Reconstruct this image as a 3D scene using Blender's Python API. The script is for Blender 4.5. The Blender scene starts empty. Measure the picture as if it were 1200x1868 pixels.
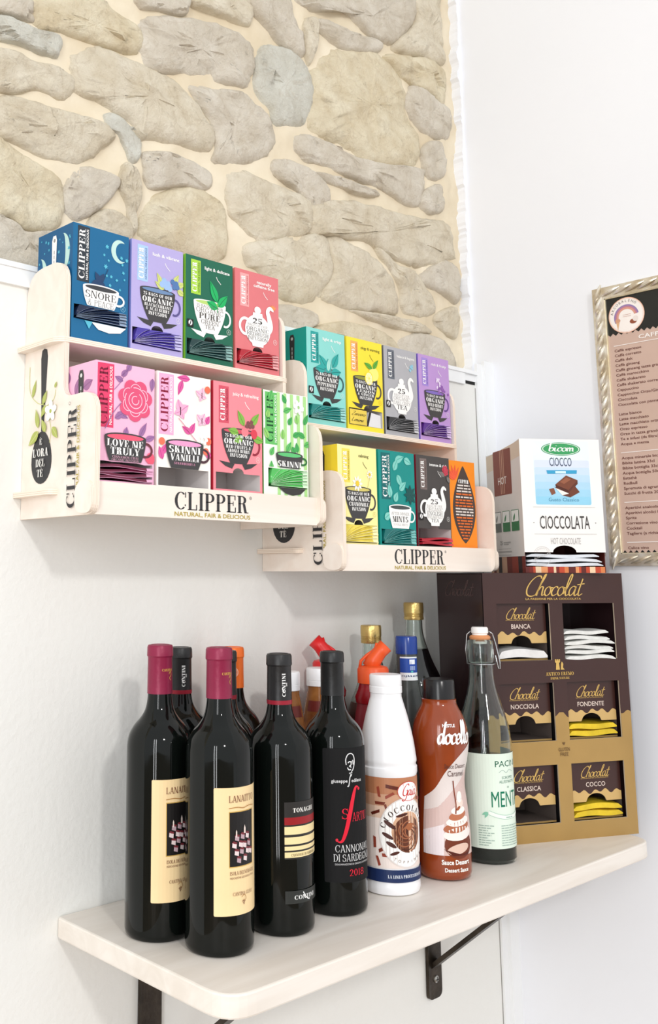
import bpy, math, random
from mathutils import Vector, Matrix, noise as mnoise

S = bpy.context.scene
COL = S.collection
R = math.radians

# ------------------------------------------------------------------ camera, world, lights, exposure
F_PX, CX, CY = 1771.97, 361.04, 760.50
cam_d = bpy.data.cameras.new('camera')
cam_d.sensor_fit = 'HORIZONTAL'
cam_d.sensor_width = 36.0
cam_d.lens = F_PX * 36.0 / 1200.0
cam_d.shift_x = (600.0 - CX) / 1200.0
cam_d.shift_y = (CY - 934.0) / 1200.0
cam_d.clip_start = 0.05
cam = bpy.data.objects.new('camera', cam_d)
COL.objects.link(cam)
_fw = Vector((0.64312764, 0.74857836, 0.16129874))
_rt = Vector((0.75829144, -0.65191251, 0.00204223))
_up = Vector((-0.10668143, -0.12099803, 0.98690351))
M_ = Matrix((_rt, _up, -_fw)).transposed().to_4x4()
M_.translation = Vector((0.0, -1.0, 0.3825975))
cam.matrix_world = M_
S.camera = cam

w = bpy.data.worlds.new('room_light')
S.world = w
w.use_nodes = True
bg = w.node_tree.nodes['Background']
bg.inputs['Color'].default_value = (0.965, 0.982, 1.0, 1)
bg.inputs['Strength'].default_value = 0.95


def area(name, loc, target, sx, sy, power, color=(1, 1, 1)):
    d = bpy.data.lights.new(name, 'AREA')
    d.shape = 'RECTANGLE'
    d.size, d.size_y = sx, sy
    d.energy = power
    d.color = color
    o = bpy.data.objects.new(name, d)
    COL.objects.link(o)
    o.location = loc
    v = Vector(target) - Vector(loc)
    o.rotation_euler = v.to_track_quat('-Z', 'Y').to_euler()
    return o


area('ceiling_lamp_light', (-0.57, -3.5, 1.98), (1.0, 0, 0.3), 0.24, 0.24, 32, (1.0, 0.975, 0.945))
for wx, wy in ((-2.02, -1.86), (-1.78, -2.20)):      # the two tall panes of a glazed door
    area('glazed_door_light', (wx, wy, 0.45), (0.9, -0.1, 0.45), 0.13, 2.7, 20, (0.97, 0.985, 1.0))

S.view_settings.view_transform = 'Standard'
S.view_settings.look = 'None'
S.view_settings.gamma = 1.0
S.view_settings.use_curve_mapping = False
S.view_settings.exposure = 0.09

# ------------------------------------------------------------------ materials


def lin(c):
    out = []
    for x in c[:3]:
        x = x / 255.0
        out.append(x / 12.92 if x <= 0.04045 else ((x + 0.055) / 1.055) ** 2.4)
    return out


_mats = {}


def mat(col, rough=0.5, metal=0.0, name='paint', bump=0.0, bscale=300.0, var=0.04, vscale=14.0, trans=0.0, ior=1.45,
        coat=0.0, spec=0.5, col2=None):
    key = (tuple(col), rough, metal, name, bump, bscale, var, vscale, trans, ior, coat, spec, tuple(col2) if col2 else None)
    if key in _mats:
        return _mats[key]
    m = bpy.data.materials.new(name)
    m.use_nodes = True
    nt = m.node_tree
    b = nt.nodes['Principled BSDF']
    b.inputs['Roughness'].default_value = rough
    b.inputs['Metallic'].default_value = metal
    b.inputs['IOR'].default_value = ior
    b.inputs['Transmission Weight'].default_value = trans
    b.inputs['Coat Weight'].default_value = coat
    b.inputs['Specular IOR Level'].default_value = spec
    c = lin(col)
    if var > 0 or col2:
        tc = nt.nodes.new('ShaderNodeTexCoord')
        nz = nt.nodes.new('ShaderNodeTexNoise')
        nz.inputs['Scale'].default_value = vscale
        nz.inputs['Detail'].default_value = 4
        nt.links.new(tc.outputs['Object'], nz.inputs['Vector'])
        mx = nt.nodes.new('ShaderNodeMix')
        mx.data_type = 'RGBA'
        ca = [min(1, x * (1 + var)) for x in c]
        cb = lin(col2) if col2 else [x * (1 - var) for x in c]
        mx.inputs[6].default_value = (*ca, 1)
        mx.inputs[7].default_value = (*cb, 1)
        rp = nt.nodes.new('ShaderNodeMapRange')
        rp.inputs[1].default_value = 0.35
        rp.inputs[2].default_value = 0.65
        nt.links.new(nz.outputs['Fac'], rp.inputs[0])
        nt.links.new(rp.outputs[0], mx.inputs[0])
        nt.links.new(mx.outputs[2], b.inputs['Base Color'])
        if bump > 0:
            n2 = nt.nodes.new('ShaderNodeTexNoise')
            n2.inputs['Scale'].default_value = bscale
            n2.inputs['Detail'].default_value = 5
            nt.links.new(tc.outputs['Object'], n2.inputs['Vector'])
            bp = nt.nodes.new('ShaderNodeBump')
            bp.inputs['Strength'].default_value = bump
            bp.inputs['Distance'].default_value = 0.002
            nt.links.new(n2.outputs['Fac'], bp.inputs['Height'])
            nt.links.new(bp.outputs['Normal'], b.inputs['Normal'])
    else:
        b.inputs['Base Color'].default_value = (*c, 1)
    _mats[key] = m
    return m


def ink(col):
    """printed card colour"""
    return mat(col, 0.42, name='printed_ink', var=0.02, vscale=30, spec=0.35)


def wood(name, c1, c2, scale, axis, rough=0.5, dist=3.0, bump=0.08, stretch=12):
    m = bpy.data.materials.new(name)
    m.use_nodes = True
    nt = m.node_tree
    b = nt.nodes['Principled BSDF']
    b.inputs['Roughness'].default_value = rough
    tc = nt.nodes.new('ShaderNodeTexCoord')
    mp = nt.nodes.new('ShaderNodeMapping')
    sc = [stretch, stretch, stretch]
    sc['XYZ'.index(axis)] = 1.0
    mp.inputs['Scale'].default_value = sc
    nt.links.new(tc.outputs['Object'], mp.inputs['Vector'])
    nz = nt.nodes.new('ShaderNodeTexNoise')
    nz.inputs['Scale'].default_value = scale
    nz.inputs['Detail'].default_value = 6
    nz.inputs['Distortion'].default_value = dist
    nt.links.new(mp.outputs[0], nz.inputs['Vector'])
    rp = nt.nodes.new('ShaderNodeValToRGB')
    rp.color_ramp.elements[0].position = 0.35
    rp.color_ramp.elements[1].position = 0.68
    rp.color_ramp.elements[0].color = (*lin(c2), 1)
    rp.color_ramp.elements[1].color = (*lin(c1), 1)
    nt.links.new(nz.outputs['Fac'], rp.inputs[0])
    nt.links.new(rp.outputs[0], b.inputs['Base Color'])
    bp = nt.nodes.new('ShaderNodeBump')
    bp.inputs['Strength'].default_value = bump
    bp.inputs['Distance'].default_value = 0.001
    nt.links.new(nz.outputs['Fac'], bp.inputs['Height'])
    nt.links.new(bp.outputs['Normal'], b.inputs['Normal'])
    return m


def ply_edge(axis):
    """plywood cut edge: thin darker glue lines across the sheet thickness"""
    m = bpy.data.materials.new('plywood_edge')
    m.use_nodes = True
    nt = m.node_tree
    b = nt.nodes['Principled BSDF']
    b.inputs['Roughness'].default_value = 0.6
    tc = nt.nodes.new('ShaderNodeTexCoord')
    sp = nt.nodes.new('ShaderNodeSeparateXYZ')
    nt.links.new(tc.outputs['Generated'], sp.inputs[0])
    mu = nt.nodes.new('ShaderNodeMath')
    mu.operation = 'MULTIPLY'
    mu.inputs[1].default_value = 3.0
    nt.links.new(sp.outputs['XYZ'.index(axis)], mu.inputs[0])
    fr = nt.nodes.new('ShaderNodeMath')
    fr.operation = 'FRACT'
    nt.links.new(mu.outputs[0], fr.inputs[0])
    rp = nt.nodes.new('ShaderNodeValToRGB')
    e = rp.color_ramp.elements
    e[0].position, e[1].position = 0.08, 0.24
    e[0].color = (*lin((206, 176, 150)), 1)
    e[1].color = (*lin((246, 232, 216)), 1)
    nt.links.new(fr.outputs[0], rp.inputs[0])
    nt.links.new(rp.outputs[0], b.inputs['Base Color'])
    return m


# ------------------------------------------------------------------ object helpers


def link(name, verts, faces, mats, parent=None, fm=None, smooth=False):
    me = bpy.data.meshes.new(name)
    me.from_pydata([tuple(v) for v in verts], [], faces)
    for m in (mats if isinstance(mats, (list, tuple)) else [mats]):
        me.materials.append(m)
    if fm:
        me.polygons.foreach_set('material_index', fm)
    if smooth:
        me.polygons.foreach_set('use_smooth', [True] * len(me.polygons))
    me.update()
    o = bpy.data.objects.new(name, me)
    COL.objects.link(o)
    if parent is not None:
        o.parent = parent
    return o


def tag(o, label=None, cat=None, group=None, kind=None):
    if label:
        o['label'] = label
    if cat:
        o['category'] = cat
    if group:
        o['group'] = group
    if kind:
        o['kind'] = kind
    return o


def thing(name, loc, rz, label, cat, group=None):
    o = bpy.data.objects.new(name, None)
    o.empty_display_size = 0.02
    COL.objects.link(o)
    o.location = loc
    o.rotation_euler = (0, 0, rz)
    return tag(o, label, cat, group)


class MB:
    def __init__(s):
        s.v, s.f, s.m = [], [], []

    def quad(s, a, b, c, d, m=0):
        n = len(s.v)
        s.v += [a, b, c, d]
        s.f.append((n, n + 1, n + 2, n + 3))
        s.m.append(m)

    def ngon(s, pts, m=0):
        n = len(s.v)
        s.v += list(pts)
        s.f.append(tuple(range(n, n + len(pts))))
        s.m.append(m)

    def box(s, a, b, m=0):
        x0, y0, z0 = a
        x1, y1, z1 = b
        n = len(s.v)
        s.v += [(x0, y0, z0), (x1, y0, z0), (x1, y1, z0), (x0, y1, z0), (x0, y0, z1), (x1, y0, z1), (x1, y1, z1), (x0, y1, z1)]
        for q in ((0, 3, 2, 1), (4, 5, 6, 7), (0, 1, 5, 4), (1, 2, 6, 5), (2, 3, 7, 6), (3, 0, 4, 7)):
            s.f.append(tuple(n + i for i in q))
            s.m.append(m)

    def prism(s, pts, f0, f1, m=0, me=None):
        """pts 2-D outline; f0/f1 map a 2-D point to the two caps"""
        n = len(s.v)
        k = len(pts)
        s.v += [f0(p) for p in pts] + [f1(p) for p in pts]
        s.f.append(tuple(n + i for i in reversed(range(k))))
        s.m.append(m)
        s.f.append(tuple(n + k + i for i in range(k)))
        s.m.append(m)
        for i in range(k):
            j = (i + 1) % k
            s.f.append((n + i, n + j, n + k + j, n + k + i))
            s.m.append(m if me is None else me)

    def tube(s, pts, r, seg=8, m=0):
        """round tube along a 3-D polyline"""
        pts = [Vector(p) for p in pts]
        n0 = len(s.v)
        for i, p in enumerate(pts):
            t = (pts[min(i + 1, len(pts) - 1)] - pts[max(i - 1, 0)]).normalized()
            a = t.cross(Vector((0.13, 0.31, 0.94))).normalized()
            b = t.cross(a)
            rr = r[i] if isinstance(r, (list, tuple)) else r
            for k in range(seg):
                th = 2 * math.pi * k / seg
                s.v.append(p + a * (rr * math.cos(th)) + b * (rr * math.sin(th)))
        for i in range(len(pts) - 1):
            for k in range(seg):
                k2 = (k + 1) % seg
                s.f.append((n0 + i * seg + k, n0 + i * seg + k2, n0 + (i + 1) * seg + k2, n0 + (i + 1) * seg + k))
                s.m.append(m)
        s.f.append(tuple(n0 + k for k in reversed(range(seg))))
        s.m.append(m)
        e = n0 + (len(pts) - 1) * seg
        s.f.append(tuple(e + k for k in range(seg)))
        s.m.append(m)

    def lathe(s, prof, c=(0, 0), seg=48, m=0):
        """profile [(r,z)] about the z axis at c"""
        n0 = len(s.v)
        rings = []
        for r, z in prof:
            if r < 1e-6:
                rings.append([len(s.v)])
                s.v.append((c[0], c[1], z))
            else:
                rings.append(list(range(len(s.v), len(s.v) + seg)))
                for k in range(seg):
                    th = 2 * math.pi * k / seg
                    s.v.append((c[0] + r * math.cos(th), c[1] + r * math.sin(th), z))
        for a, b in zip(rings[:-1], rings[1:]):
            for k in range(seg):
                k2 = (k + 1) % seg
                if len(a) == 1 and len(b) == 1:
                    continue
                if len(a) == 1:
                    s.f.append((a[0], b[k2], b[k]))
                elif len(b) == 1:
                    s.f.append((a[k], a[k2], b[0]))
                else:
                    s.f.append((a[k], a[k2], b[k2], b[k]))
                s.m.append(m)

    def build(s, name, mats, parent=None, smooth=False):
        return link(name, s.v, s.f, mats, parent, s.m, smooth)


def sharp(o, ang=38):
    """smooth shading with creases above an angle"""
    me = o.data
    me.polygons.foreach_set('use_smooth', [True] * len(me.polygons))
    me.update()
    me.set_sharp_from_angle(angle=R(ang))
    return o


def rounded(pts, rad, n=5):
    """round the corners of a closed 2-D outline; rad is one number or one per corner"""
    out = []
    k = len(pts)
    for i in range(k):
        r = rad[i] if isinstance(rad, (list, tuple)) else rad
        p0, p1, p2 = Vector(pts[i - 1]), Vector(pts[i]), Vector(pts[(i + 1) % k])
        if r <= 0:
            out.append((p1.x, p1.y))
            continue
        a, b = (p0 - p1), (p2 - p1)
        r = min(r, a.length * 0.5, b.length * 0.5)
        a, b = p1 + a.normalized() * r, p1 + b.normalized() * r
        for j in range(n + 1):
            t = j / n
            q = a * (1 - t) ** 2 + p1 * (2 * t * (1 - t)) + b * t * t
            # pull towards a circular corner
            out.append((q.x, q.y))
    return out


def catmull(pts, n=6, closed=False):
    out = []
    k = len(pts)
    P = lambda i: Vector(pts[i % k]) if closed else Vector(pts[max(0, min(k - 1, i))])
    for i in range(k if closed else k - 1):
        p0, p1, p2, p3 = P(i - 1), P(i), P(i + 1), P(i + 2)
        for j in range(n):
            t = j / n
            out.append(0.5 * ((2 * p1) + (p2 - p0) * t + (2 * p0 - 5 * p1 + 4 * p2 - p3) * t * t + (3 * p1 - p0 - 3 * p2 + p3) * t ** 3))
    if not closed:
        out.append(Vector(pts[-1]))
    return [(q.x, q.y) for q in out]


# ------------------------------------------------------------------ lettering (2-D polygons)


def _glyph(ch, T, t):
    """high-contrast serif capitals, cap height 1: returns polygons, advance width"""
    P = []
    sf = 0.075

    def rect(x0, y0, x1, y1):
        P.append([(x0, y0), (x1, y0), (x1, y1), (x0, y1)])

    def V(x, y0=0.0, y1=1.0, s=3, w=None):
        ww = T if w is None else w
        rect(x, y0, x + ww, y1)
        if s & 1:
            rect(x - sf, y0, x + ww + sf, y0 + t)
        if s & 2:
            rect(x - sf, y1 - t, x + ww + sf, y1)

    def H(x0, x1, y):
        rect(x0, y, x1, y + t)

    def D(x0, x1, ww, y0=0.0, y1=1.0):
        P.append([(x0, y0), (x0 + ww, y0), (x1 + ww, y1), (x1, y1)])

    def O(cx, cy, rx, ry, a0, a1, TT=None, tt=None):
        TT = T if TT is None else TT
        tt = t if tt is None else tt
        n = max(4, int(abs(a1 - a0) / 20))
        for i in range(n):
            a, b = R(a0 + (a1 - a0) * i / n), R(a0 + (a1 - a0) * (i + 1) / n)
            P.append([(cx + rx * math.cos(a), cy + ry * math.sin(a)), (cx + rx * math.cos(b), cy + ry * math.sin(b)),
                      (cx + (rx - TT) * math.cos(b), cy + (ry - tt) * math.sin(b)),
                      (cx + (rx - TT) * math.cos(a), cy + (ry - tt) * math.sin(a))])
    x = 0.1
    if ch in 'ÈÉ':
        P2, w = _glyph('E', T, t)
        s = -1 if ch == 'È' else 1
        P2.append([(0.3, 1.08), (0.36, 1.08), (0.38 + 0.1 * s, 1.26), (0.3 + 0.1 * s, 1.26)])
        return P2, w
    if ch == 'A':
        D(0.08, 0.36, t * 1.4); D(0.78 - T, 0.44 - T * 0.5, T); H(0.2, 0.6, 0.3); H(0, 0.22, 0); H(0.72 - T, 0.88, 0); return P, 0.88
    if ch == 'B':
        V(x); O(0.38, 0.76, 0.3, 0.24, -90, 90); O(0.38, 0.27, 0.36, 0.27, -90, 90); H(x, 0.4, 1 - t); H(x, 0.4, 0.5); H(x, 0.4, 0); return P, 0.8
    if ch == 'C':
        O(0.46, 0.5, 0.42, 0.5, 48, 312); rect(0.74, 0.68, 0.74 + t * 1.3, 0.98); rect(0.72, 0.2, 0.74 + t, 0.3); return P, 0.86
    if ch == 'D':
        V(x); O(0.4, 0.5, 0.42, 0.5, -90, 90); H(x, 0.42, 1 - t); H(x, 0.42, 0); return P, 0.88
    if ch in 'EF':
        V(x); H(x, 0.66, 1 - t); H(x, 0.5, 0.5); rect(0.66 - t, 0.72, 0.66 + t * .4, 1); rect(0.48, 0.38, 0.48 + t, 0.64)
        if ch == 'E':
            H(x, 0.68, 0); rect(0.68 - t, 0, 0.68 + t * .4, 0.3)
        return P, 0.76
    if ch == 'G':
        O(0.46, 0.5, 0.42, 0.5, 48, 312); rect(0.74, 0.68, 0.74 + t * 1.3, 0.98); V(0.78 - T, 0.04, 0.44, 2); return P, 0.92
    if ch == 'H':
        V(x); V(0.78 - T); H(x, 0.7, 0.48); return P, 0.9
    if ch == 'I':
        V(x); return P, 0.2 + T
    if ch == 'J':
        V(0.3, 0.2, 1, 2); O(0.3 + T - 0.22, 0.2, 0.22, 0.22, 180, 360); return P, 0.4 + T
    if ch == 'K':
        V(x); D(0.2, 0.66, t * 1.4, 0.35, 1); D(0.76 - T, 0.36, T, 0, 0.62); H(0.52, 0.78, 1 - t); H(0.68 - T, 0.9, 0); return P, 0.9
    if ch == 'L':
        V(x); H(x, 0.66, 0); rect(0.66 - t, 0, 0.66 + t * .4, 0.32); return P, 0.74
    if ch == 'M':
        V(x, w=t * 1.4); D(0.46, x, T * 0.9, 0, 1); D(0.5, 0.86 - t, t * 1.4, 0, 1); V(0.9 - T); return P, 1.02
    if ch == 'N':
        V(x, w=t * 1.4); D(0.78 - T, x - 0.02, T); V(0.78 - t * 1.4, s=2, w=t * 1.4); return P, 0.9
    if ch == 'O' or ch == 'Q' or ch == '0':
        wd = 0.42 if ch != '0' else 0.32
        O(wd + 0.04, 0.5, wd, 0.5, 0, 360)
        if ch == 'Q':
            D(0.7, 0.5, T * 0.7, -0.2, 0.1)
        return P, wd * 2 + 0.08
    if ch == 'P':
        V(x); O(0.38, 0.74, 0.34, 0.26, -90, 90); H(x, 0.4, 1 - t); H(x, 0.4, 0.48); return P, 0.76
    if ch == 'R':
        V(x); O(0.38, 0.76, 0.32, 0.24, -90, 90); H(x, 0.4, 1 - t); H(x, 0.4, 0.52); D(0.74 - T, 0.42, T, 0, 0.54); H(0.7 - T * .5, 0.86, 0); return P, 0.86
    if ch == 'S' or ch == '8':
        O(0.36, 0.74, 0.3, 0.26, 30 if ch == 'S' else 0, 270 if ch == 'S' else 360); O(0.36, 0.26, 0.34, 0.27, -150 if ch == 'S' else 0, 90 if ch == 'S' else 360)
        if ch == 'S':
            rect(0.6, 0.7, 0.6 + t, 0.98); rect(0.05, 0.03, 0.05 + t, 0.3)
        return P, 0.74
    if ch == 'T':
        V(0.38 - T / 2, s=1); H(0.02, 0.74, 1 - t); rect(0.02, 0.7, 0.02 + t, 1); rect(0.74 - t, 0.7, 0.74, 1); return P, 0.78
    if ch == 'U':
        V(x, 0.28, 1, 2); V(0.78 - t * 1.4, 0.28, 1, 2, t * 1.4); O(0.44, 0.29, 0.34, 0.3, 180, 360, T * .8, t); return P, 0.88
    if ch == 'V':
        D(0.42 - T * .5, 0.08, T); D(0.42, 0.72, t * 1.4); H(0, 0.14 + T, 1 - t); H(0.6, 0.86, 1 - t); return P, 0.84
    if ch == 'W':
        D(0.36 - T * .5, 0.08, T * .9); D(0.36, 0.58, t * 1.4); D(0.82 - T * .5, 0.56, T * .9); D(0.82, 1.08, t * 1.4); H(0, 0.2 + T, 1 - t); H(0.5, 0.62 + T, 1 - t); H(1.0, 1.2, 1 - t); return P, 1.2
    if ch == 'X':
        D(0.7 - T, 0.08, T); D(0.08, 0.66, t * 1.4); H(0, 0.28, 0); H(0.56 - T, 0.84, 0); H(0, 0.14 + T, 1 - t); H(0.54, 0.8, 1 - t); return P, 0.84
    if ch == 'Y':
        V(0.42 - T / 2, 0, 0.46, 1); D(0.42 - T / 2, 0.08, T, 0.42, 1); D(0.42, 0.72, t * 1.4, 0.42, 1); H(0, 0.14 + T, 1 - t); H(0.58, 0.84, 1 - t); return P, 0.84
    if ch == 'Z':
        D(0.04, 0.66 - T, T); H(0.04, 0.68, 1 - t); H(0.04, 0.7, 0); return P, 0.76
    if ch == '2':
        O(0.32, 0.72, 0.28, 0.28, -30, 180); D(0.04, 0.46, t * 2.2, 0, 0.6); H(0.04, 0.62, 0); rect(0.04, 0, 0.62, T * .5); return P, 0.68
    if ch == '5':
        V(0.1, 0.5, 1, 0, t * 1.3); rect(0.1, 1 - T * .5, 0.58, 1); O(0.3, 0.31, 0.3, 0.31, -160, 140); return P, 0.68
    if ch == '1':
        V(0.16, s=1); return P, 0.34 + T
    if ch == '&':
        O(0.36, 0.77, 0.2, 0.23, 0, 360, T * .6); O(0.36, 0.28, 0.34, 0.28, 60, 350, T * .9); D(0.74 - T, 0.2, T * .8, 0, 0.75); H(0.6, 0.86, 0.44); return P, 0.92
    if ch == ',':
        D(0.04, 0.12, 0.09, -0.18, 0.1); return P, 0.28
    if ch == '.':
        rect(0.08, 0, 0.2, 0.13); return P, 0.28
    if ch == "'":
        D(0.06, 0.1, 0.08, 0.74, 1); return P, 0.22
    if ch == '-':
        H(0.05, 0.4, 0.42); return P, 0.45
    return P, 0.36


def serif(txt, h=1.0, T=0.2, t=0.05, track=0.03, cond=1.0):
    out, x = [], 0.0
    for ch in txt:
        if ch == ' ':
            x += 0.38
            continue
        P, wd = _glyph(ch, T, t)
        out += [[((x + a) * h * cond, b * h) for a, b in p] for p in P]
        x += wd + track
    return out, x * h * cond


_SC = {
    'C': ([[(.66, .86), (.6, .98), (.4, .96), (.18, .72), (.06, .36), (.14, .05), (.4, -.02), (.66, .14)]], .6),
    'h': ([[(-.02, .02), (.1, .5), (.2, .98), (.27, 1.08), (.25, .9), (.08, .4), (.04, .0)], [(.05, .2), (.17, .44), (.28, .42), (.28, .2), (.31, .02), (.42, .08)]], .4),
    'o': ([[(.2, .46), (.07, .36), (.04, .14), (.15, .0), (.29, .1), (.32, .32), (.2, .46), (.3, .4), (.42, .4)]], .38),
    'c': ([[(.31, .37), (.24, .46), (.1, .38), (.04, .16), (.14, .0), (.36, .12)]], .34),
    'l': ([[(-.02, .08), (.14, .45), (.25, .95), (.2, 1.08), (.12, .85), (.07, .3), (.13, .0), (.28, .1)]], .26),
    'a': ([[(.32, .42), (.2, .47), (.06, .34), (.04, .12), (.13, .0), (.26, .14), (.34, .44)], [(.34, .46), (.31, .1), (.38, .0), (.5, .12)]], .46),
    't': ([[(.16, .85), (.08, .2), (.13, .0), (.3, .1)], [(-.06, .55), (.3, .6)]], .3),
    'd': ([[(.3, .4), (.2, .47), (.06, .34), (.04, .12), (.13, .0), (.26, .14), (.34, .44)], [(.5, 1.05), (.4, .9), (.32, .3), (.34, .02), (.48, .1)]], .44),
    'e': ([[(.04, .18), (.24, .24), (.28, .4), (.18, .46), (.06, .34), (.05, .1), (.16, .0), (.38, .12)]], .36),
    'i': ([[(.08, .45), (.06, .1), (.12, .0), (.26, .1)], [(.12, .66), (.13, .7)]], .24),
    'b': ([[(.1, 1.05), (.06, .5), (.05, .06), (.16, .0), (.3, .12), (.32, .34), (.2, .44), (.08, .3)]], .38),
    'm': ([[(.05, .46), (.04, .0)], [(.05, .25), (.16, .45), (.23, .36), (.22, .0)], [(.23, .25), (.34, .45), (.41, .36), (.41, .06), (.5, .05)]], .5),
    'g': ([[(.3, .4), (.18, .47), (.05, .34), (.04, .14), (.14, .02), (.27, .16), (.33, .46), (.3, -.2), (.16, -.42), (.02, -.3), (.16, -.12), (.42, .08)]], .42),
    'G': ([[(.6, .84), (.5, .98), (.26, .9), (.06, .5), (.1, .1), (.34, .0), (.52, .2), (.54, .46), (.4, .4)], [(.54, .46), (.5, -.2), (.3, -.45), (.1, -.35)]], .62),
    's': ([[(.02, .06), (.2, .46), (.26, .2), (.16, .0), (.04, .06)]], .3),
    'u': ([[(.06, .45), (.04, .1), (.14, .0), (.28, .2), (.33, .45)], [(.33, .45), (.31, .08), (.38, .0), (.46, .08)]], .42),
    'z': ([[(.04, .42), (.3, .44), (.04, .02), (.34, .04)]], .36),
    'n': ([[(.05, .46), (.04, .0)], [(.05, .25), (.18, .45), (.27, .36), (.27, .06), (.36, .05)]], .36),
    'r': ([[(.05, .46), (.04, .0)], [(.05, .25), (.14, .43), (.26, .42)]], .26),
    'L': ([[(.16, 1.0), (.06, .0), (.45, .04)]], .46),
    'Z': ([[(.04, .95), (.5, .98), (.06, .02), (.52, .04)]], .54),
    'f': ([[(.34, 1.0), (.22, 1.05), (.14, .6), (.08, -.2), (.0, -.3)], [(-.02, .46), (.28, .48)]], .26),
}


def stroke2(pts, wid, nib=None):
    """polyline -> polygons; nib = pen angle for thick and thin strokes"""
    out = []
    n = len(pts)
    L_, R_ = [], []
    for i in range(n):
        a, b = pts[max(i - 1, 0)], pts[min(i + 1, n - 1)]
        dx, dy = b[0] - a[0], b[1] - a[1]
        l = math.hypot(dx, dy) or 1e-9
        dx, dy = dx / l, dy / l
        ww = wid[i] if isinstance(wid, (list, tuple)) else wid
        if nib is not None:
            ww *= 0.38 + 0.62 * abs(math.sin(math.atan2(dy, dx) - nib))
        L_.append((pts[i][0] - dy * ww / 2, pts[i][1] + dx * ww / 2))
        R_.append((pts[i][0] + dy * ww / 2, pts[i][1] - dx * ww / 2))
    for i in range(n - 1):
        out.append([R_[i], R_[i + 1], L_[i + 1], L_[i]])
    return out


def script(txt, h=1.0, wid=0.1, shear=0.28, nib=0.5, gap=-0.03, n=4):
    out, x = [], 0.0
    for ch in txt:
        if ch == ' ':
            x += 0.3
            continue
        st, wd = _SC[ch]
        for s in st:
            pts = catmull(s, n)
            pts = [((x + px + shear * py) * h, py * h) for px, py in pts]
            out += stroke2(pts, wid * h, nib)
        x += wd + gap
    return out, x * h


_sans_cache = {}


def sans(txt, h=1.0, bold=0.0, cond=1.0, shear=0.0, res=2):
    key = (txt, bold, res)
    if key not in _sans_cache:
        c = bpy.data.curves.new('t', 'FONT')
        c.body = txt
        c.resolution_u = res
        c.offset = bold
        o = bpy.data.objects.new('t', c)
        COL.objects.link(o)
        dg = bpy.context.evaluated_depsgraph_get()
        me = bpy.data.meshes.new_from_object(o.evaluated_get(dg))
        vs = [(v.co.x, v.co.y) for v in me.vertices]
        ps = [[vs[i] for i in p.vertices] for p in me.polygons]
        bpy.data.meshes.remove(me)
        bpy.data.objects.remove(o)
        bpy.data.curves.remove(c)
        _sans_cache[key] = ps
    ps = _sans_cache[key]
    k = h / 0.70
    out = [[(a * k * cond + shear * b * k, b * k) for a, b in p] for p in ps]
    xs = [a for p in out for a, b in p] or [0]
    return out, max(xs)


# ------------------------------------------------------------------ flat print laid on a face


# print that sits on another printed part becomes its sub-part
SUB = {'logo_lettering': ('logo_panel', 'logo_disc'), 'label_picture': ('label',), 'label_lettering': ('label', 'upper_label'), 'label_stripe': ('upper_label',),
       'lower_lettering': ('lower_label',), 'band_lettering': ('blue_band',), 'panel_lettering': ('picture_panel',), 'chocolate_picture': ('picture_panel',), 'taste_lettering': ('picture_panel',),
       'cup_lettering': ('cup_print',), 'teapot_lettering': ('teapot_print',), 'small_print_lettering': ('leaf_panel', 'label'), 'ice_cream_print': ('emblem_disc',), 'brand_oval': ('picture_panel', 'label'),
       'brand_lettering': ('label',), 'flavour_lettering': ('label', 'emblem_disc'), 'portrait_print': ('label',), 'maker_lettering': ('label',), 'big_letter_print': ('label',), 'wine_lettering': ('label',),
       'grape_lettering': ('label',), 'year_lettering': ('label',), 'chocolate_shard_print': ('label',), 'neck_label_print': ('neck_label',), 'spoon_lettering': ('spoon_print',), 'product_lettering': ('swoosh_panel',)}


def clip_rect(p, r):
    """cut a 2-D polygon to a rectangle (u0, v0, u1, v1)"""
    for ax, lim, sg in ((0, r[0], -1), (0, r[2], 1), (1, r[1], -1), (1, r[3], 1)):
        q = []
        n = len(p)
        for i in range(n):
            a, b = p[i], p[(i + 1) % n]
            ia, ib = (a[ax] - lim) * sg <= 1e-9, (b[ax] - lim) * sg <= 1e-9
            if ia:
                q.append(a)
            if ia != ib:
                t = (lim - a[ax]) / (b[ax] - a[ax])
                q.append((a[0] + (b[0] - a[0]) * t, a[1] + (b[1] - a[1]) * t))
        p = q
        if len(p) < 3:
            return []
    return p


STUFF = {'pattern_print', 'side_pattern_print', 'chocolate_shard_print', 'small_print_lettering', 'stripe_print', 'side_stripe_print', 'menu_lettering', 'fruit_print', 'leaf_print', 'vine_print'}


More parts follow.
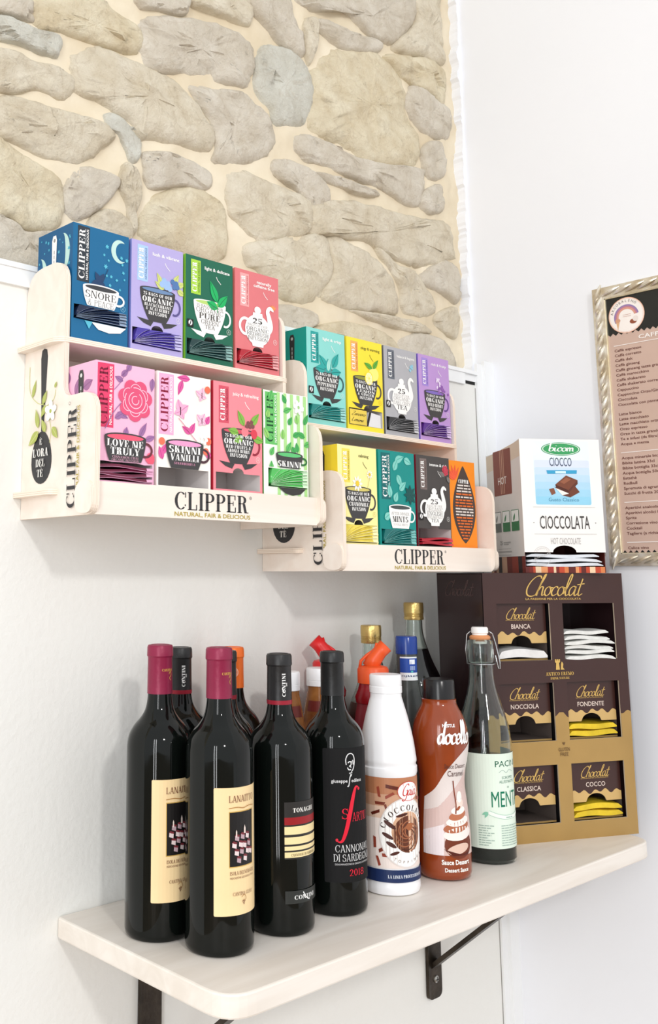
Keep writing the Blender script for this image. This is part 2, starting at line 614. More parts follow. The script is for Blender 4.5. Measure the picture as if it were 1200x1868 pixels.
class Print:
    """collects flat coloured shapes in face coordinates (u right, v up, metres)"""

    def __init__(s, fmap, parent, maxu=None, h0=0.00012, dh=0.00009):
        s.fmap, s.parent, s.maxu, s.h0, s.dh = fmap, parent, maxu, h0, dh
        s.parts, s.cur, s.n, s.regions = [], None, 0, None

    def part(s, name, label=None):
        s.cur = dict(name=name, v=[], f=[], m=[], mats=[], label=label)
        s.parts.append(s.cur)
        return s

    def _mi(s, col):
        m = col if isinstance(col, bpy.types.Material) else ink(col)
        if m not in s.cur['mats']:
            s.cur['mats'].append(m)
        return s.cur['mats'].index(m)

    def polys(s, polys, col, off=(0, 0)):
        s.n += 1
        h = s.h0 + s.dh * min(s.n, 14) + 0.000012 * s.n
        mi = s._mi(col)
        c = s.cur
        if s.regions:
            polys = [q for p in polys for r in s.regions for q in [clip_rect(p, r)] if len(q) >= 3]
        for p in polys:
            p = [(a + off[0], b + off[1]) for a, b in p]
            if len(p) < 3:
                continue
            if s.maxu:
                s._split(p, h, mi, 0)
            else:
                n = len(c['v'])
                c['v'] += [s.fmap(a, b, h) for a, b in p]
                c['f'].append(tuple(range(n, n + len(p))))
                c['m'].append(mi)

    def _split(s, p, h, mi, d):
        us = [q[0] for q in p]
        u0, u1 = min(us), max(us)
        if u1 - u0 > s.maxu and d < 12:
            k = (u0 + u1) / 2
            for sg in (1, -1):
                q = []
                for i in range(len(p)):
                    a, b = p[i], p[(i + 1) % len(p)]
                    ia, ib = (a[0] - k) * sg <= 0, (b[0] - k) * sg <= 0
                    if ia:
                        q.append(a)
                    if ia != ib:
                        t = (k - a[0]) / (b[0] - a[0])
                        q.append((k, a[1] + (b[1] - a[1]) * t))
                if len(q) >= 3:
                    s._split(q, h, mi, d + 1)
            return
        vs = [q[1] for q in p]
        v0, v1 = min(vs), max(vs)
        if getattr(s, 'maxv', None) and v1 - v0 > s.maxv and d < 14:
            k = (v0 + v1) / 2
            for sg in (1, -1):
                q = []
                for i in range(len(p)):
                    a, b = p[i], p[(i + 1) % len(p)]
                    ia, ib = (a[1] - k) * sg <= 0, (b[1] - k) * sg <= 0
                    if ia:
                        q.append(a)
                    if ia != ib:
                        t = (k - a[1]) / (b[1] - a[1])
                        q.append((a[0] + (b[0] - a[0]) * t, k))
                if len(q) >= 3:
                    s._split(q, h, mi, d + 1)
            return
        c = s.cur
        n = len(c['v'])
        c['v'] += [s.fmap(a, b, h) for a, b in p]
        c['f'].append(tuple(range(n, n + len(p))))
        c['m'].append(mi)

    def rect(s, u0, v0, u1, v1, col):
        s.polys([[(u0, v0), (u1, v0), (u1, v1), (u0, v1)]], col)

    def rrect(s, u0, v0, u1, v1, r, col):
        s.polys([rounded([(u0, v0), (u1, v0), (u1, v1), (u0, v1)], r)], col)

    def ell(s, u, v, ru, rv, col, n=20, rot=0.0):
        c, sn = math.cos(rot), math.sin(rot)
        pts = []
        for i in range(n):
            a = 2 * math.pi * i / n
            x, y = ru * math.cos(a), rv * math.sin(a)
            pts.append((u + x * c - y * sn, v + x * sn + y * c))
        s.polys([pts], col)

    def stroke(s, pts, wid, col, smooth=5, closed=False):
        if smooth:
            pts = catmull(pts, smooth, closed)
            if closed:
                pts = pts + [pts[0]]
        s.polys(stroke2(pts, wid), col)

    def ring(s, u, v, r, wid, col, a0=0, a1=360, ry=None, n=24):
        ry = r if ry is None else ry
        pts = [(u + r * math.cos(R(a0 + (a1 - a0) * i / n)), v + ry * math.sin(R(a0 + (a1 - a0) * i / n))) for i in range(n + 1)]
        s.polys(stroke2(pts, wid), col)

    def leaf(s, u, v, ln, ang, wd, col, rib=None):
        """pointed leaf from base (u,v) at angle ang (deg)"""
        n = 8
        up, dn = [], []
        for i in range(n + 1):
            t = i / n
            y = wd * math.sin(math.pi * t ** 0.8) * (1 - 0.25 * t)
            up.append((ln * t, y / 2))
            dn.append((ln * t, -y / 2))
        pts = up + dn[-2:0:-1]
        c, sn = math.cos(R(ang)), math.sin(R(ang))
        tr = lambda p: (u + p[0] * c - p[1] * sn, v + p[0] * sn + p[1] * c)
        s.polys([[tr(p) for p in pts]], col)
        if rib:
            s.polys(stroke2([tr((0, 0)), tr((ln * .5, wd * .03)), tr((ln * .92, 0))], wd * 0.07), rib)

    def text(s, kind, txt, u, v, h, col, align='l', fit=None, rot=0.0, **k):
        """kind: serif / sans / script; fit = width to fit in; rot 90 = reading upwards"""
        ps, wd = dict(serif=serif, sans=sans, script=script)[kind](txt, h, **k)
        if fit:
            q = fit / wd
            ps = [[(a * q, b) for a, b in p] for p in ps]
            wd = fit
        dx = {'l': 0, 'c': -wd / 2, 'r': -wd}[align]
        if rot:
            c, sn = math.cos(R(rot)), math.sin(R(rot))
            ps = [[(u + (a + dx) * c - b * sn, v + (a + dx) * sn + b * c) for a, b in p] for p in ps]
        else:
            ps = [[(u + a + dx, v + b) for a, b in p] for p in ps]
        s.polys(ps, col)
        return wd

    def star(s, u, v, r, col, n=6, rot=0.3):
        pts = []
        for i in range(2 * n):
            rr = r if i % 2 == 0 else r * 0.5
            pts.append((u + rr * math.cos(rot + math.pi * i / n), v + rr * math.sin(rot + math.pi * i / n)))
        s.polys([pts], col)

    def arctext(s, txt, u, v, r, h, col, a0, a1, kind='sans', bold=0.0):
        n = len(txt)
        for i, ch in enumerate(txt):
            if ch == ' ':
                continue
            a = a0 + (a1 - a0) * (i / max(1, n - 1))
            s.n -= 1
            s.text(kind, ch, u + r * math.cos(R(a)), v + r * math.sin(R(a)), h, col, 'c', rot=a - 90)
        s.n += 1

    def end(s):
        out, by = [], {}
        for c in s.parts:
            if c['f']:
                par = next((by[q] for q in SUB.get(c['name'], ()) if q in by), s.parent)
                o = link(c['name'], c['v'], c['f'], c['mats'], par, c['m'])
                by[c['name']] = o
                if c['label']:
                    o['label'] = c['label']
                if c['name'] in STUFF:
                    o['kind'] = 'stuff'
                out.append(o)
        return out


def plane_map(O, U, V):
    O, U, V = Vector(O), Vector(U).normalized(), Vector(V).normalized()
    N = U.cross(V)
    return lambda u, v, h: O + U * u + V * v + N * h


def cyl_map(rad, az0, z0=0.0, c=(0, 0)):
    """rad: number or function of z; u = arc length measured on radius of rref"""
    rf = rad if callable(rad) else (lambda z: rad)
    rref = max(rf(z0 + 0.01 * i) for i in range(1, 6)) if callable(rad) else rad
    return lambda u, v, h: Vector((c[0] + (rf(z0 + v) + h) * math.cos(az0 + u / rref), c[1] + (rf(z0 + v) + h) * math.sin(az0 + u / rref), z0 + v))


def greek(pr, u, v, h, wd, col, seed=0):
    """a line of print too small to read: a row of short word-long marks"""
    rn = random.Random(int(u * 9e4) + int(v * 7e4) + seed)
    x, ps = 0.0, []
    while x < wd:
        l = min(rn.uniform(1.6, 4.5) * h, wd - x)
        ps.append([(u + x, v), (u + x + l, v), (u + x + l, v + h * .62), (u + x, v + h * .62)])
        x += l + h * .5
    pr.polys(ps, col)

# ------------------------------------------------------------------ the setting
X_R = 1.575          # right wall
Z_RAIL = 0.754
plaster = mat((238, 238, 234), 0.75, name='white_plaster', bump=0.35, bscale=120, var=0.012, vscale=3)
paint_w = mat((242, 244, 249), 0.7, name='white_wall_paint', bump=0.12, bscale=60, var=0.01, vscale=2)
trim_m = mat((243, 245, 246), 0.35, name='white_trim_plastic', var=0.01)
gap_m = mat((22, 22, 22), 0.8, name='dark_gap', var=0.1)


def struct(o):
    return tag(o, kind='structure')


m = MB()
m.box((-2.5, 0.0, -1.1), (X_R, 0.06, Z_RAIL - 0.004))
o = struct(m.build('wall_left', plaster))
m = MB()
m.box((X_R, -3.0, -1.1), (X_R + 0.08, 0.16, 2.2))
struct(m.build('wall_right', paint_w))
m = MB()
m.box((-7.0, -8.0, -1.14), (X_R, 0.06, -1.1))
struct(m.build('floor', mat((148, 126, 104), 0.55, name='stone_floor', var=0.1, vscale=6)))
m = MB()
m.box((-2.5, -0.005, Z_RAIL - 0.0275), (1.494, 0.0, Z_RAIL - 0.0065))
m.box((-2.5, -0.007, Z_RAIL - 0.0065), (1.532, 0.06, Z_RAIL))
m.box((1.494, -0.002, Z_RAIL - 0.019), (1.532, 0.0, Z_RAIL - 0.0065))
m.box((1.496, -0.001, Z_RAIL - 0.0245), (1.530, 0.0, Z_RAIL - 0.019), 1)
struct(m.build('trim_1', [trim_m, gap_m]))
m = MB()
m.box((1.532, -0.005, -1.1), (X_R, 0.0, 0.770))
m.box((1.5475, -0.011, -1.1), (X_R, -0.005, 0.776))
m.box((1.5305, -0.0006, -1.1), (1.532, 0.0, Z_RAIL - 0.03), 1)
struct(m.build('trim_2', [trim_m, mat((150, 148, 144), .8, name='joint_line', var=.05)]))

# stone wall above the rail: a rough mortar bed that carries every stone as its own piece
Y_M = 0.050
mortar = mat((231, 220, 197), 0.9, name='lime_mortar', bump=0.8, bscale=55, var=0.04, vscale=9, col2=(219, 204, 176))


def fbm(x, y, s, o=3):
    v, a = 0.0, 1.0
    for i in range(o):
        v += a * mnoise.noise(Vector((x * s, y * s, 3.7 * i)))
        s *= 2.1
        a *= 0.5
    return v


vs, fs = [], []
X0, X1, ZA, ZB, NX, NZ = -2.5, X_R, Z_RAIL - 0.02, 2.2, 260, 150
for j in range(NZ + 1):
    for i in range(NX + 1):
        u = i / NX
        x = X0 + (X1 - X0) * (1 - (1 - u) ** 1.6)
        z = ZA + (ZB - ZA) * (j / NZ) ** 1.35
        vs.append((x, Y_M - 0.004 - 0.0055 * fbm(x, z, 14) - 0.003 * fbm(x, z, 40, 2), z))
for j in range(NZ):
    for i in range(NX):
        a = j * (NX + 1) + i
        fs.append((a, a + 1, a + NX + 2, a + NX + 1))
wall_up = struct(link('wall_upper', vs, fs, mortar, smooth=True))
STONES = [
    [(0.607,1.137),(0.708,1.179),(0.737,1.175),(0.77,1.169),(0.785,1.159),(0.778,1.134),(0.763,1.124),(0.71,1.116),(0.659,1.11),(0.614,1.101),(0.606,1.119)],
    [(0.556,1.093),(0.58,1.095),(0.611,1.097),(0.643,1.102),(0.65,1.091),(0.641,1.071),(0.615,1.065),(0.587,1.066),(0.557,1.063),(0.539,1.069)],
    [(0.538,1.114),(0.6,1.137),(0.604,1.118),(0.606,1.105),(0.58,1.101),(0.556,1.098),(0.538,1.097)],
    [(0.543,1.039),(0.558,1.048),(0.582,1.052),(0.603,1.05),(0.638,1.054),(0.664,1.052),(0.672,1.043),(0.665,1.025),(0.652,1.013),(0.614,1.013),(0.587,0.998),(0.56,0.992),(0.545,0.998)],
    [(0.543,0.97),(0.56,0.981),(0.59,0.992),(0.636,0.995),(0.692,0.999),(0.726,0.998),(0.734,0.985),(0.713,0.96),(0.687,0.935),(0.667,0.928),(0.623,0.927),(0.586,0.933),(0.562,0.937)],
    [(0.677,1.065),(0.683,1.083),(0.71,1.104),(0.752,1.112),(0.797,1.109),(0.835,1.11),(0.867,1.098),(0.891,1.08),(0.912,1.06),(0.92,1.043),(0.903,1.02),(0.859,1.014),(0.791,1.004),(0.769,1.014),(0.726,1.031),(0.698,1.031),(0.679,1.045)],
    [(0.792,1.178),(0.826,1.2),(0.887,1.219),(0.95,1.231),(0.999,1.222),(1.004,1.188),(0.99,1.155),(0.959,1.142),(0.891,1.133),(0.835,1.121),(0.8,1.123),(0.791,1.149)],
    [(0.784,1.217),(0.866,1.252),(0.872,1.234),(0.862,1.22),(0.819,1.209),(0.788,1.203)],
    [(0.888,1.26),(0.973,1.297),(1.011,1.295),(1.004,1.263),(0.977,1.254),(0.933,1.252),(0.891,1.248)],
    [(0.726,1.013),(0.743,1.02),(0.769,1.011),(0.787,0.995),(0.784,0.969),(0.769,0.962),(0.76,0.976),(0.747,0.992),(0.73,0.996)],
    [(0.883,1.109),(0.933,1.121),(0.985,1.135),(1.026,1.118),(1.053,1.091),(1.048,1.062),(1.011,1.033),(0.962,1.012),(0.928,1.009),(0.933,1.037),(0.924,1.064),(0.901,1.087)],
    [(0.798,0.98),(0.828,0.989),(0.867,0.991),(0.908,0.986),(0.92,0.974),(0.908,0.954),(0.86,0.947),(0.814,0.931),(0.803,0.944),(0.797,0.964)],
    [(0.799,0.9),(0.825,0.922),(0.883,0.949),(0.924,0.945),(0.945,0.931),(0.949,0.899),(0.943,0.859),(0.908,0.845),(0.815,0.849),(0.796,0.869)],
    [(0.665,0.894),(0.677,0.917),(0.701,0.928),(0.735,0.928),(0.749,0.92),(0.735,0.895),(0.715,0.872),(0.686,0.853),(0.666,0.857),(0.661,0.875)],
    [(0.545,0.926),(0.569,0.928),(0.593,0.918),(0.624,0.91),(0.652,0.899),(0.658,0.877),(0.655,0.848),(0.642,0.831),(0.602,0.821),(0.584,0.83),(0.549,0.832)],
    [(0.549,0.824),(0.584,0.824),(0.605,0.815),(0.642,0.825),(0.664,0.819),(0.659,0.771),(0.613,0.764),(0.552,0.764)],
    [(0.755,0.94),(0.766,0.955),(0.781,0.941),(0.788,0.915),(0.78,0.883),(0.782,0.862),(0.771,0.857),(0.763,0.89),(0.752,0.918)],
    [(0.702,0.849),(0.715,0.868),(0.743,0.878),(0.767,0.868),(0.775,0.848),(0.772,0.824),(0.744,0.832),(0.703,0.837)],
    [(1.013,1.315),(1.086,1.345),(1.107,1.316),(1.129,1.283),(1.123,1.251),(1.084,1.257),(1.052,1.269),(1.021,1.285)],
    [(1.02,1.197),(1.036,1.231),(1.068,1.245),(1.117,1.241),(1.136,1.223),(1.151,1.194),(1.131,1.139),(1.103,1.121),(1.06,1.112),(1.05,1.132),(1.024,1.159)],
    [(1.138,1.324),(1.161,1.329),(1.164,1.305),(1.151,1.249),(1.137,1.256),(1.13,1.296)],
    [(1.154,1.374),(1.435,1.492),(1.44,1.446),(1.381,1.378),(1.333,1.361),(1.294,1.365),(1.244,1.378),(1.165,1.35)],
    [(1.17,1.337),(1.242,1.34),(1.326,1.355),(1.325,1.335),(1.241,1.306),(1.187,1.314),(1.17,1.32)],
    [(1.186,1.262),(1.229,1.295),(1.299,1.324),(1.344,1.325),(1.387,1.304),(1.404,1.273),(1.404,1.236),(1.438,1.206),(1.431,1.158),(1.389,1.135),(1.29,1.119),(1.235,1.132),(1.159,1.133),(1.15,1.174),(1.156,1.226)],
    [(1.452,1.499),(1.528,1.531),(1.524,1.47),(1.531,1.423),(1.533,1.39),(1.473,1.379),(1.387,1.369),(1.453,1.446)],
    [(1.358,1.335),(1.436,1.363),(1.494,1.377),(1.535,1.371),(1.538,1.338),(1.526,1.3),(1.49,1.303),(1.433,1.307),(1.398,1.315)],
    [(1.413,1.271),(1.432,1.301),(1.482,1.3),(1.542,1.296),(1.551,1.265),(1.538,1.232),(1.485,1.221),(1.442,1.23),(1.415,1.249)],
    [(1.113,1.093),(1.159,1.115),(1.235,1.111),(1.322,1.116),(1.437,1.139),(1.446,1.113),(1.439,1.075),(1.392,1.06),(1.333,1.068),(1.257,1.069),(1.186,1.069),(1.135,1.071)],
    [(1.465,1.191),(1.51,1.214),(1.527,1.186),(1.521,1.147),(1.48,1.133),(1.463,1.154)],
    [(0.959,0.985),(0.993,1.004),(1.043,1.001),(1.128,0.997),(1.138,0.972),(1.127,0.941),(1.073,0.917),(1.022,0.901),(0.983,0.921),(0.963,0.942)],
    [(1.054,1.033),(1.086,1.052),(1.135,1.051),(1.179,1.035),(1.184,1.008),(1.161,0.99),(1.139,0.988),(1.112,1.008),(1.069,1.016)],
    [(1.151,1.051),(1.209,1.057),(1.282,1.059),(1.319,1.056),(1.294,1.045),(1.232,1.041),(1.179,1.041)],
    [(1.149,0.975),(1.167,0.995),(1.231,1.018),(1.318,1.03),(1.418,1.038),(1.511,1.052),(1.528,1.033),(1.537,0.999),(1.521,0.982),(1.42,0.948),(1.366,0.947),(1.29,0.96),(1.194,0.95),(1.154,0.944)],
    [(1.441,1.075),(1.464,1.104),(1.512,1.128),(1.525,1.102),(1.516,1.076),(1.468,1.06)],
    [(0.992,0.876),(1.026,0.9),(1.099,0.925),(1.177,0.939),(1.187,0.896),(1.165,0.844),(1.108,0.818),(1.061,0.824),(1.026,0.85),(1.001,0.856)],
    [(1.194,0.941),(1.253,0.943),(1.314,0.927),(1.354,0.898),(1.361,0.849),(1.31,0.84),(1.225,0.832),(1.174,0.842),(1.192,0.893)],
    [(1.315,0.953),(1.372,0.936),(1.425,0.93),(1.462,0.898),(1.47,0.869),(1.421,0.851),(1.378,0.861),(1.367,0.901)],
    [(1.439,0.928),(1.476,0.956),(1.52,0.975),(1.553,0.968),(1.559,0.935),(1.545,0.9),(1.502,0.91),(1.466,0.912)],
    [(1.155,0.782),(1.224,0.804),(1.308,0.804),(1.358,0.79),(1.37,0.763),(1.331,0.749),(1.246,0.764),(1.177,0.773)],
    [(1.372,0.796),(1.426,0.818),(1.496,0.816),(1.519,0.794),(1.525,0.768),(1.437,0.768),(1.38,0.773)],
    [(1.066,0.802),(1.134,0.807),(1.153,0.792),(1.133,0.777),(1.106,0.757),(1.07,0.766)],
    [(1.485,0.867),(1.544,0.887),(1.544,0.833),(1.511,0.834),(1.476,0.848)],
    [(1.248,0.828),(1.348,0.836),(1.42,0.838),(1.461,0.828),(1.413,0.818),(1.309,0.819)]]
random.seed(11)
# further stones of the same wall beyond the edges of the picture
for gz in range(13):
    for gx in range(-7, 13):
        cx = gx * 0.135 + (0.06 if gz % 2 else 0) + random.uniform(-.015, .015)
        cz = 0.83 + gz * 0.1 + random.uniform(-.012, .012)
        lim = 1.165 + (cx - 0.555) * 0.417
        if (cx < 0.46 or cz > lim + 0.05) and cx < 1.49 and cz < 2.12:
            k = random.randint(7, 9)
            STONES.append([(cx + 0.062 * math.cos(2 * math.pi * i / k) * random.uniform(.82, 1.05), cz + 0.044 * math.sin(2 * math.pi * i / k) * random.uniform(.8, 1.05)) for i in range(k)][::-1])


def stone_mat(c1, c2, nm):
    m = bpy.data.materials.new(nm)
    m.use_nodes = True
    nt = m.node_tree
    b = nt.nodes['Principled BSDF']
    b.inputs['Roughness'].default_value = 0.92
    b.inputs['Specular IOR Level'].default_value = 0.2
    tc = nt.nodes.new('ShaderNodeTexCoord')
    n1 = nt.nodes.new('ShaderNodeTexNoise')
    n1.inputs['Scale'].default_value = 22
    n1.inputs['Detail'].default_value = 8
    n1.inputs['Roughness'].default_value = 0.65
    nt.links.new(tc.outputs['Object'], n1.inputs['Vector'])
    rp = nt.nodes.new('ShaderNodeValToRGB')
    e = rp.color_ramp.elements
    e[0].position, e[1].position = 0.34, 0.66
    e[0].color, e[1].color = (*lin(c2), 1), (*lin(c1), 1)
    k = e.new(0.26)
    k.color = (*lin([q * 0.8 for q in c2]), 1)
    nt.links.new(n1.outputs['Fac'], rp.inputs[0])
    n3 = nt.nodes.new('ShaderNodeTexNoise')
    n3.inputs['Scale'].default_value = 16
    n3.inputs['Detail'].default_value = 6
    n3.inputs['Distortion'].default_value = 1.2
    nt.links.new(tc.outputs['Object'], n3.inputs['Vector'])
    r3 = nt.nodes.new('ShaderNodeValToRGB')
    q = r3.color_ramp.elements
    q[0].position, q[1].position = 0.478, 0.522
    q[0].color = q[1].color = (0, 0, 0, 1)
    kk = q.new(0.5)
    kk.color = (1, 1, 1, 1)
    nt.links.new(n3.outputs['Fac'], r3.inputs[0])
    ml = nt.nodes.new('ShaderNodeMath')
    ml.operation = 'MULTIPLY'
    ml.inputs[1].default_value = 0.2
    nt.links.new(r3.outputs[0], ml.inputs[0])
    mx = nt.nodes.new('ShaderNodeMix')
    mx.data_type = 'RGBA'
    mx.inputs[7].default_value = (*lin((168, 146, 116)), 1)
    nt.links.new(ml.outputs[0], mx.inputs[0])
    nt.links.new(rp.outputs[0], mx.inputs[6])
    nt.links.new(mx.outputs[2], b.inputs['Base Color'])
    n2 = nt.nodes.new('ShaderNodeTexNoise')
    n2.inputs['Scale'].default_value = 75
    n2.inputs['Detail'].default_value = 7
    n2.inputs['Roughness'].default_value = 0.7
    nt.links.new(tc.outputs['Object'], n2.inputs['Vector'])
    bp = nt.nodes.new('ShaderNodeBump')
    bp.inputs['Strength'].default_value = 1.0
    bp.inputs['Distance'].default_value = 0.006
    nt.links.new(n2.outputs['Fac'], bp.inputs['Height'])
    nt.links.new(bp.outputs['Normal'], b.inputs['Normal'])
    return m


SM = [stone_mat((234, 225, 205), (214, 201, 176), 'beige_stone'),
      stone_mat((228, 220, 205), (208, 197, 178), 'grey_stone'),
      stone_mat((236, 226, 200), (216, 200, 168), 'ochre_stone'),
      stone_mat((222, 221, 210), (204, 200, 186), 'blue_grey_stone')]
BLUE = {1, 9, 19}
OCHRE = {14, 23, 0, 25}
def chip(x, z, sc, amp):
    """faceted, chipped relief: every cell of a coarse pattern is a small tilted plane"""
    d, pt = mnoise.voronoi(Vector((x * sc, z * sc * 1.3, 0.3)))
    q = pt[0]
    r1 = mnoise.noise(q * 7.13 + Vector((1.7, 0, 0)))
    r2 = mnoise.noise(q * 5.91 + Vector((0, 9.2, 0)))
    r3 = mnoise.noise(q * 3.37 + Vector((0, 0, 4.4)))
    return amp * (1.6 * r1 * (x * sc - q.x) + 1.6 * r2 * (z * sc * 1.3 - q.y) + 0.7 * r3)


for si, pts in enumerate(STONES):
    rnd = random.Random(si * 7 + 3)
    near = si < 43
    sm = catmull(pts, 8 if near else 4, True)
    cx = sum(p[0] for p in sm) / len(sm)
    cz = sum(p[1] for p in sm) / len(sm)
    N = len(sm)
    hgt = rnd.uniform(0.007, 0.011)
    span = max(max(p[0] for p in sm) - min(p[0] for p in sm), max(p[1] for p in sm) - min(p[1] for p in sm))
    kt = min(1.0, .09 / span)
    tx, tz = rnd.uniform(-.05, .05) * kt, rnd.uniform(-.09, .05) * kt
    hgt += .003 * (1 - kt)
    vv, ff = [], []
    if near:
        prof = [(1.16, 0), (1.11, 0), (1.06, .3), (1.0, .62), (0.92, .84), (0.81, .96), (0.68, 1.0), (0.55, 1.03), (0.42, 1.04), (0.28, 1.04), (.14, 1.04)]
    else:
        prof = [(1.09, 0), (1.05, 0), (1.0, .5), (0.9, .88), (0.7, 1.0), (0.4, 1.04)]

    def relief(x, z, hh):
        return -hgt * hh + tx * (x - cx) + tz * (z - cz) - min(1.0, hh * 1.3) * (chip(x + si, z, 17, .0072) + 0.0044 * fbm(x, z, 20, 4) + 0.0022 * abs(fbm(x + 7, z, 60, 3)))
    for k, (s_, hh) in enumerate(prof):
        for i, (px, pz) in enumerate(sm):
            rough_e = 1 + (0.06 * mnoise.noise(Vector((px * 40, pz * 40, si))) + 0.035 * mnoise.noise(Vector((px * 120, pz * 120, si)))) * min(1, s_)
            x = cx + (px - cx) * s_ * rough_e
            z = cz + (pz - cz) * s_ * rough_e
            y = 0.012 if k == 0 else 0.003 if k == 1 else relief(x, z, hh)
            vv.append((x, Y_M + y - 0.004, z))
    vv.append((cx, Y_M - 0.004 + relief(cx, cz, 1.04), cz))
    K = len(prof)
    for k in range(K - 1):
        for i in range(N):
            j = (i + 1) % N
            ff.append((k * N + j, k * N + i, (k + 1) * N + i, (k + 1) * N + j))
    for i in range(N):
        ff.append(((K - 1) * N + (i + 1) % N, (K - 1) * N + i, len(vv) - 1))
    mi = 3 if si in BLUE else 2 if si in OCHRE else rnd.choice([0, 0, 1, 1, 2])
    # clockwise or not: make the face look out of the wall
    area2 = sum(sm[i][0] * sm[(i + 1) % N][1] - sm[(i + 1) % N][0] * sm[i][1] for i in range(N))
    if area2 > 0:
        ff = [tuple(reversed(f)) for f in ff]
    vv = [(min(x, X_R - 0.0015), y, max(z, Z_RAIL + 0.001)) for x, y, z in vv]
    sharp(link('stone', vv, ff, SM[mi], wall_up), 42)

# ragged plaster edge where the painted wall meets the stones
rnd = random.Random(4)
m = MB()
z = Z_RAIL + .002
pts = []
while z < 2.19:
    pts.append((X_R - .004 - .016 * abs(mnoise.noise(Vector((0, z * 23, 1)))) - .010 * abs(mnoise.noise(Vector((0, z * 90, 5)))), z))
    z += .006
pts += [(X_R - .0002, 2.19), (X_R - .0002, Z_RAIL + .002)]
m.prism(pts, lambda p: (p[0], Y_M + .01, p[1]), lambda p: (p[0] + .001, Y_M - .022, p[1]))
wr = bpy.data.objects['wall_right']
m.build('plaster_edge', paint_w, wr)

# ------------------------------------------------------------------ wall shelf and its brackets
washed = wood('white_washed_pine', (240, 233, 224), (229, 220, 209), 3.2, 'X', 0.45, 1.2, 0.06, 9)
out = rounded([(0.6487, -0.0005), (0.6487, -0.2903), (1.498, -0.2903), (1.498, -0.0005)], [0.006, 0.035, 0.035, 0.0], 6)
m = MB()
m.prism(out, lambda p: (p[0], p[1], -0.0225), lambda p: (p[0], p[1], 0.0))
sh = m.build('wall_shelf', washed)
bv = sh.modifiers.new('edge', 'BEVEL')
bv.width, bv.segments, bv.limit_method, bv.angle_limit = 0.0022, 2, 'ANGLE', R(60)
tag(sh, 'white-washed wooden plank shelf with rounded front corners carrying the bottles', 'shelf')

iron = mat((62, 54, 46), 0.42, 0.7, name='wrought_iron', bump=0.7, bscale=60, var=0.35, vscale=40)
zinc = mat((170, 170, 165), 0.3, 0.9, name='zinc_screw', var=0.05)


def bracket(x, label):
    t = thing('shelf_bracket', (x, 0, -0.262), 0, label, 'bracket', 'iron brackets under the shelf')
    m = MB()
    pl = rounded([(-0.0165, 0), (0.0165, 0), (0.0155, 0.2385), (-0.0155, 0.2385)], [0.01, 0.01, 0, 0])
    m.prism(pl, lambda p: (p[0], -0.0008 - 0.0012 * math.sin(p[1] * 60), p[1]), lambda p: (p[0], -0.0065 - 0.0012 * math.sin(p[1] * 60), p[1]))
    m.build('wall_plate', iron, t)
    m = MB()
    m.box((-0.013, -0.235, 0.233), (0.013, -0.006, 0.2385))
    m.build('shelf_arm', iron, t)
    m = MB()
    a, b = Vector((0, -0.004, 0.046)), Vector((0, -0.226, 0.235))
    d = (b - a).normalized()
    nrm = Vector((0, -d.z, d.y))
    k = 10
    for i in range(k):
        p, q = a + (b - a) * (i / k), a + (b - a) * ((i + 1) / k)
        wp = 0.0085
        e = 0.0032
        pts = [p + nrm * -e, p + nrm * e, q + nrm * e, q + nrm * -e]
        m.prism([(0, 0), (1, 0), (2, 0), (3, 0)], lambda c, pts=pts: pts[int(c[0])] + Vector((-wp, 0, 0)), lambda c, pts=pts: pts[int(c[0])] + Vector((wp, 0, 0)))
    m.build('diagonal_brace', iron, t)
    for z in (0.028,):
        m = MB()
        m.lathe([(0, 0.0035), (0.003, 0.0035), (0.0052, 0.002), (0.0056, 0.0)], seg=16)
        for k2 in (0, 1):
            if k2 == 0:
                m.box((-0.0035, -0.0006, 0.0030), (0.0035, 0.0006, 0.0038), 1)
            else:
                m.box((-0.0006, -0.0035, 0.0030), (0.0006, 0.0035, 0.0038), 1)
        s = m.build('screw', [zinc, gap_m], t)
        s.rotation_euler = (R(90), 0, 0)
        s.location = (0.001, -0.0068, z)
    return t


bracket(1.341, 'dark iron bracket under the right half of the shelf, screw head showing')
bracket(0.781, 'dark iron bracket under the left end of the shelf, below the wine bottles')

# ------------------------------------------------------------------ plywood tea racks
ply = wood('birch_plywood', (247, 237, 226), (240, 226, 213), 2.0, 'X', 0.55, 0.8, 0.03, 14)
pe = {a: ply_edge(a) for a in 'XYZ'}
DARK = (52, 52, 54)
GOLD = (178, 160, 62)
OLIVE = (176, 186, 96)
OLIVE2 = (206, 210, 140)
R_W = 0.358


